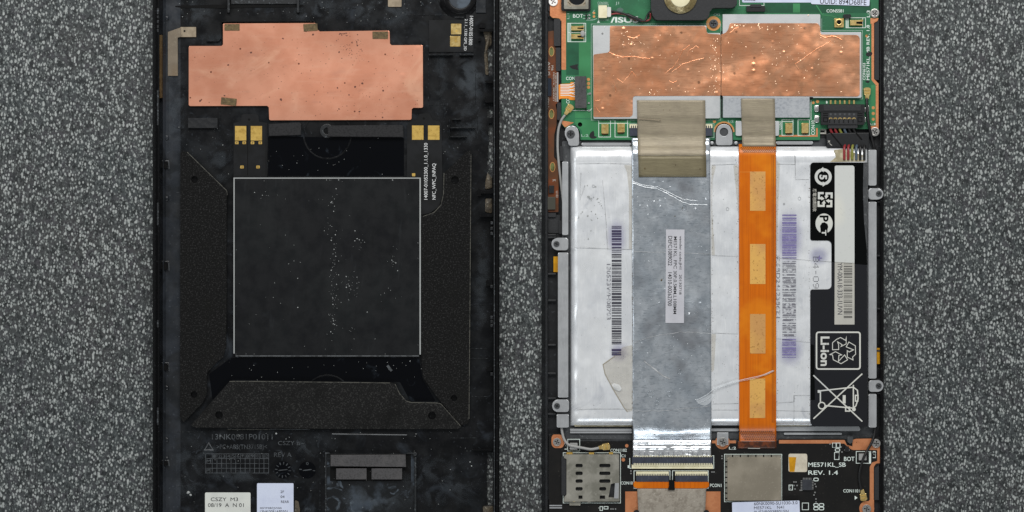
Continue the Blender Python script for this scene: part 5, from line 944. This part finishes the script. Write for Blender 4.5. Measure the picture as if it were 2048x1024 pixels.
for x0, x1 in ((1133, 1145), (1178, 1188), (1218, 1226)): prism('spring_tip', rect(x0, 905, x1, 908.5), Bz, Bz + .09, m_golddull, sm)
tube('spring_wire', [(1129, 1002, Bz + .08), (1133, 999, Bz + .09), (1139, 1001, Bz + .08), (1150, 1003, Bz + .07)], .016, m_gold, sm)

# ------------------------------------------------------------------ coax leads
def plug(parent, cx, cy, ang, z):
    pts = [(-7, -6), (6, -7), (8, -3), (8, 3), (6, 7), (-7, 6)]
    pts = rot([(cx + x, cy + y) for x, y in pts], ang, cx, cy)
    o = prism('gold_plug', rpoly(pts, 1.5), z, z + .08, m_gold, parent, bev=.02)
    prism('crimp', rot(rpoly([(cx - 15, cy - 3), (cx - 6, cy - 4.4), (cx - 6, cy + 4.4), (cx - 15, cy + 3)], 1), ang, cx, cy), z, z + .09, m_gold, parent, bev=.025)
    prism('plug_ridge', rot(rect(cx - 4, cy - 4.5, cx - 2, cy + 4.5), ang, cx, cy), z + .08, z + .095, m_golddull, o)
    prism('plug_ridge', rot(rect(cx + 2, cy - 4.5, cx + 3.4, cy + 4.5), ang, cx, cy), z + .08, z + .095, m_golddull, o)
cx_ = thing('coax_lead', 'grey antenna lead with gold plug on the green board, left side', 'antenna lead', 1125, 250, FR, 'thin antenna leads')
plug(cx_, 1139, 216.5, -55, BD); tube('lead', [(1130, 230, BD + .05), (1123, 240, .38), (1117.5, 256, .36), (1115.5, 275, .34), (1115.5, 300, .33), (1118, 330, .33), (1122, 365, .33), (1127, 410, .31)], .042, m_cabg, cx_)
cx_ = thing('coax_lead', 'grey antenna lead curling to a gold plug above the sim slot', 'antenna lead', 1160, 885, FR, 'thin antenna leads')
plug(cx_, 1212, 893.5, -8, Bz); tube('lead', [(1123, 853, .36), (1124.5, 865, .37), (1129, 880, .4), (1138, 890, .42), (1150, 893, .42), (1166, 896, .4), (1182, 898.5, .4), (1198, 896, .4)], .045, m_cabg, cx_)
cx_ = thing('coax_lead', 'black antenna lead with gold plug right of the copper foil', 'antenna lead', 1738, 240, FR, 'thin antenna leads')
plug(cx_, 1734.5, 183, -90, BD); tube('lead', [(1733.5, 196, BD + .05), (1734, 212, BD + .08), (1735.5, 232, BD + .1), (1738, 250, BD + .1), (1743, 275, .38), (1748, 295, .36), (1751, 310, .3)], .05, m_cabk, cx_)
cx_ = thing('coax_lead', 'black antenna lead bending to a gold plug at the lower right corner', 'antenna lead', 1735, 930, FR, 'thin antenna leads')
plug(cx_, 1727, 994, 80, Bz); tube('lead', [(1751, 852, .34), (1749, 868, .36), (1744, 884, .4), (1735, 900, .42), (1729, 912, .45), (1724, 925, .4), (1719.5, 943, .38), (1719, 962, .38), (1722.5, 980, .38)], .045, m_cabk, cx_)

# ------------------------------------------------------------------ screws
def screw(label, x, y, r, z, mat, ang=20, h=.05, slot=m_hole):
    s = thing('screw', label, 'screw', x, y, z, 'small cross head screws')
    a, b = r * .13, r * .6
    plus = rot([(-a, -b), (a, -b), (a, -a), (b, -a), (b, a), (a, a), (a, b), (-a, b), (-a, a), (-b, a), (-b, -a), (-a, -a)], ang, 0, 0)
    plus = [(x + p, y + q) for p, q in plus]
    prism('head', circ(x, y, r, 24), z, z + h, mat, s, holes=[plus], bev=min(.012, h * .3))
    prism('cross_recess', circ(x, y, r * .66, 12), z, z + h * .4, slot, s)
screw('white screw head at the top left corner of the green board', 1106.5, 3, 9, BD + .004, m_screwW, 30, slot=M('rusty recess', '#5b3a30', .6))
screw('dark screw in a copper ring between the copper foils', 1427.5, 47, 8.6, BD + .005, m_screwK, 8)
screw('silver screw at the top right corner of the green board', 1749.5, 26.5, 9, BD + .005, m_screwS, 40)
screw('silver screw below the battery plug at the right edge', 1750, 263.5, 9, BD + .005, m_screwS, 30)
screw('black screw in the silver ear at the battery top left corner', 1141.5, 268, 8.4, .4, m_screwK, 0, .03)
screw('small dark screw in the upper left battery ear', 1113, 488, 6, .45, m_screwK, 20, .02)
screw('small dark screw in the lower left battery ear', 1114, 812, 6, .45, m_screwK, 35, .02)
screw('small dark screw in the upper right battery ear', 1758, 387.5, 6, .45, m_screwK, 15, .02)
screw('small dark screw in the lower right battery ear', 1757.5, 772, 6, .45, m_screwK, 30, .02)
screw('worn steel screw in a round copper pad above the sim slot', 1114, 884, 8.2, Bz + .004, m_screwS, 22)
screw('pale screw between silver and orange cables at the bottom', 1445.5, 884, 9, .37, m_screwS, 18)
screw('steel screw in the lower board top right copper corner', 1752.5, 887, 8.8, Bz + .004, m_screwS, 5)
screw('steel screw at the bottom edge of the lower board, right side', 1733.5, 1018, 9, Bz + .004, m_screwS, 10)
bpy.data.objects.remove(FONTO); bpy.data.curves.remove(FONTC)
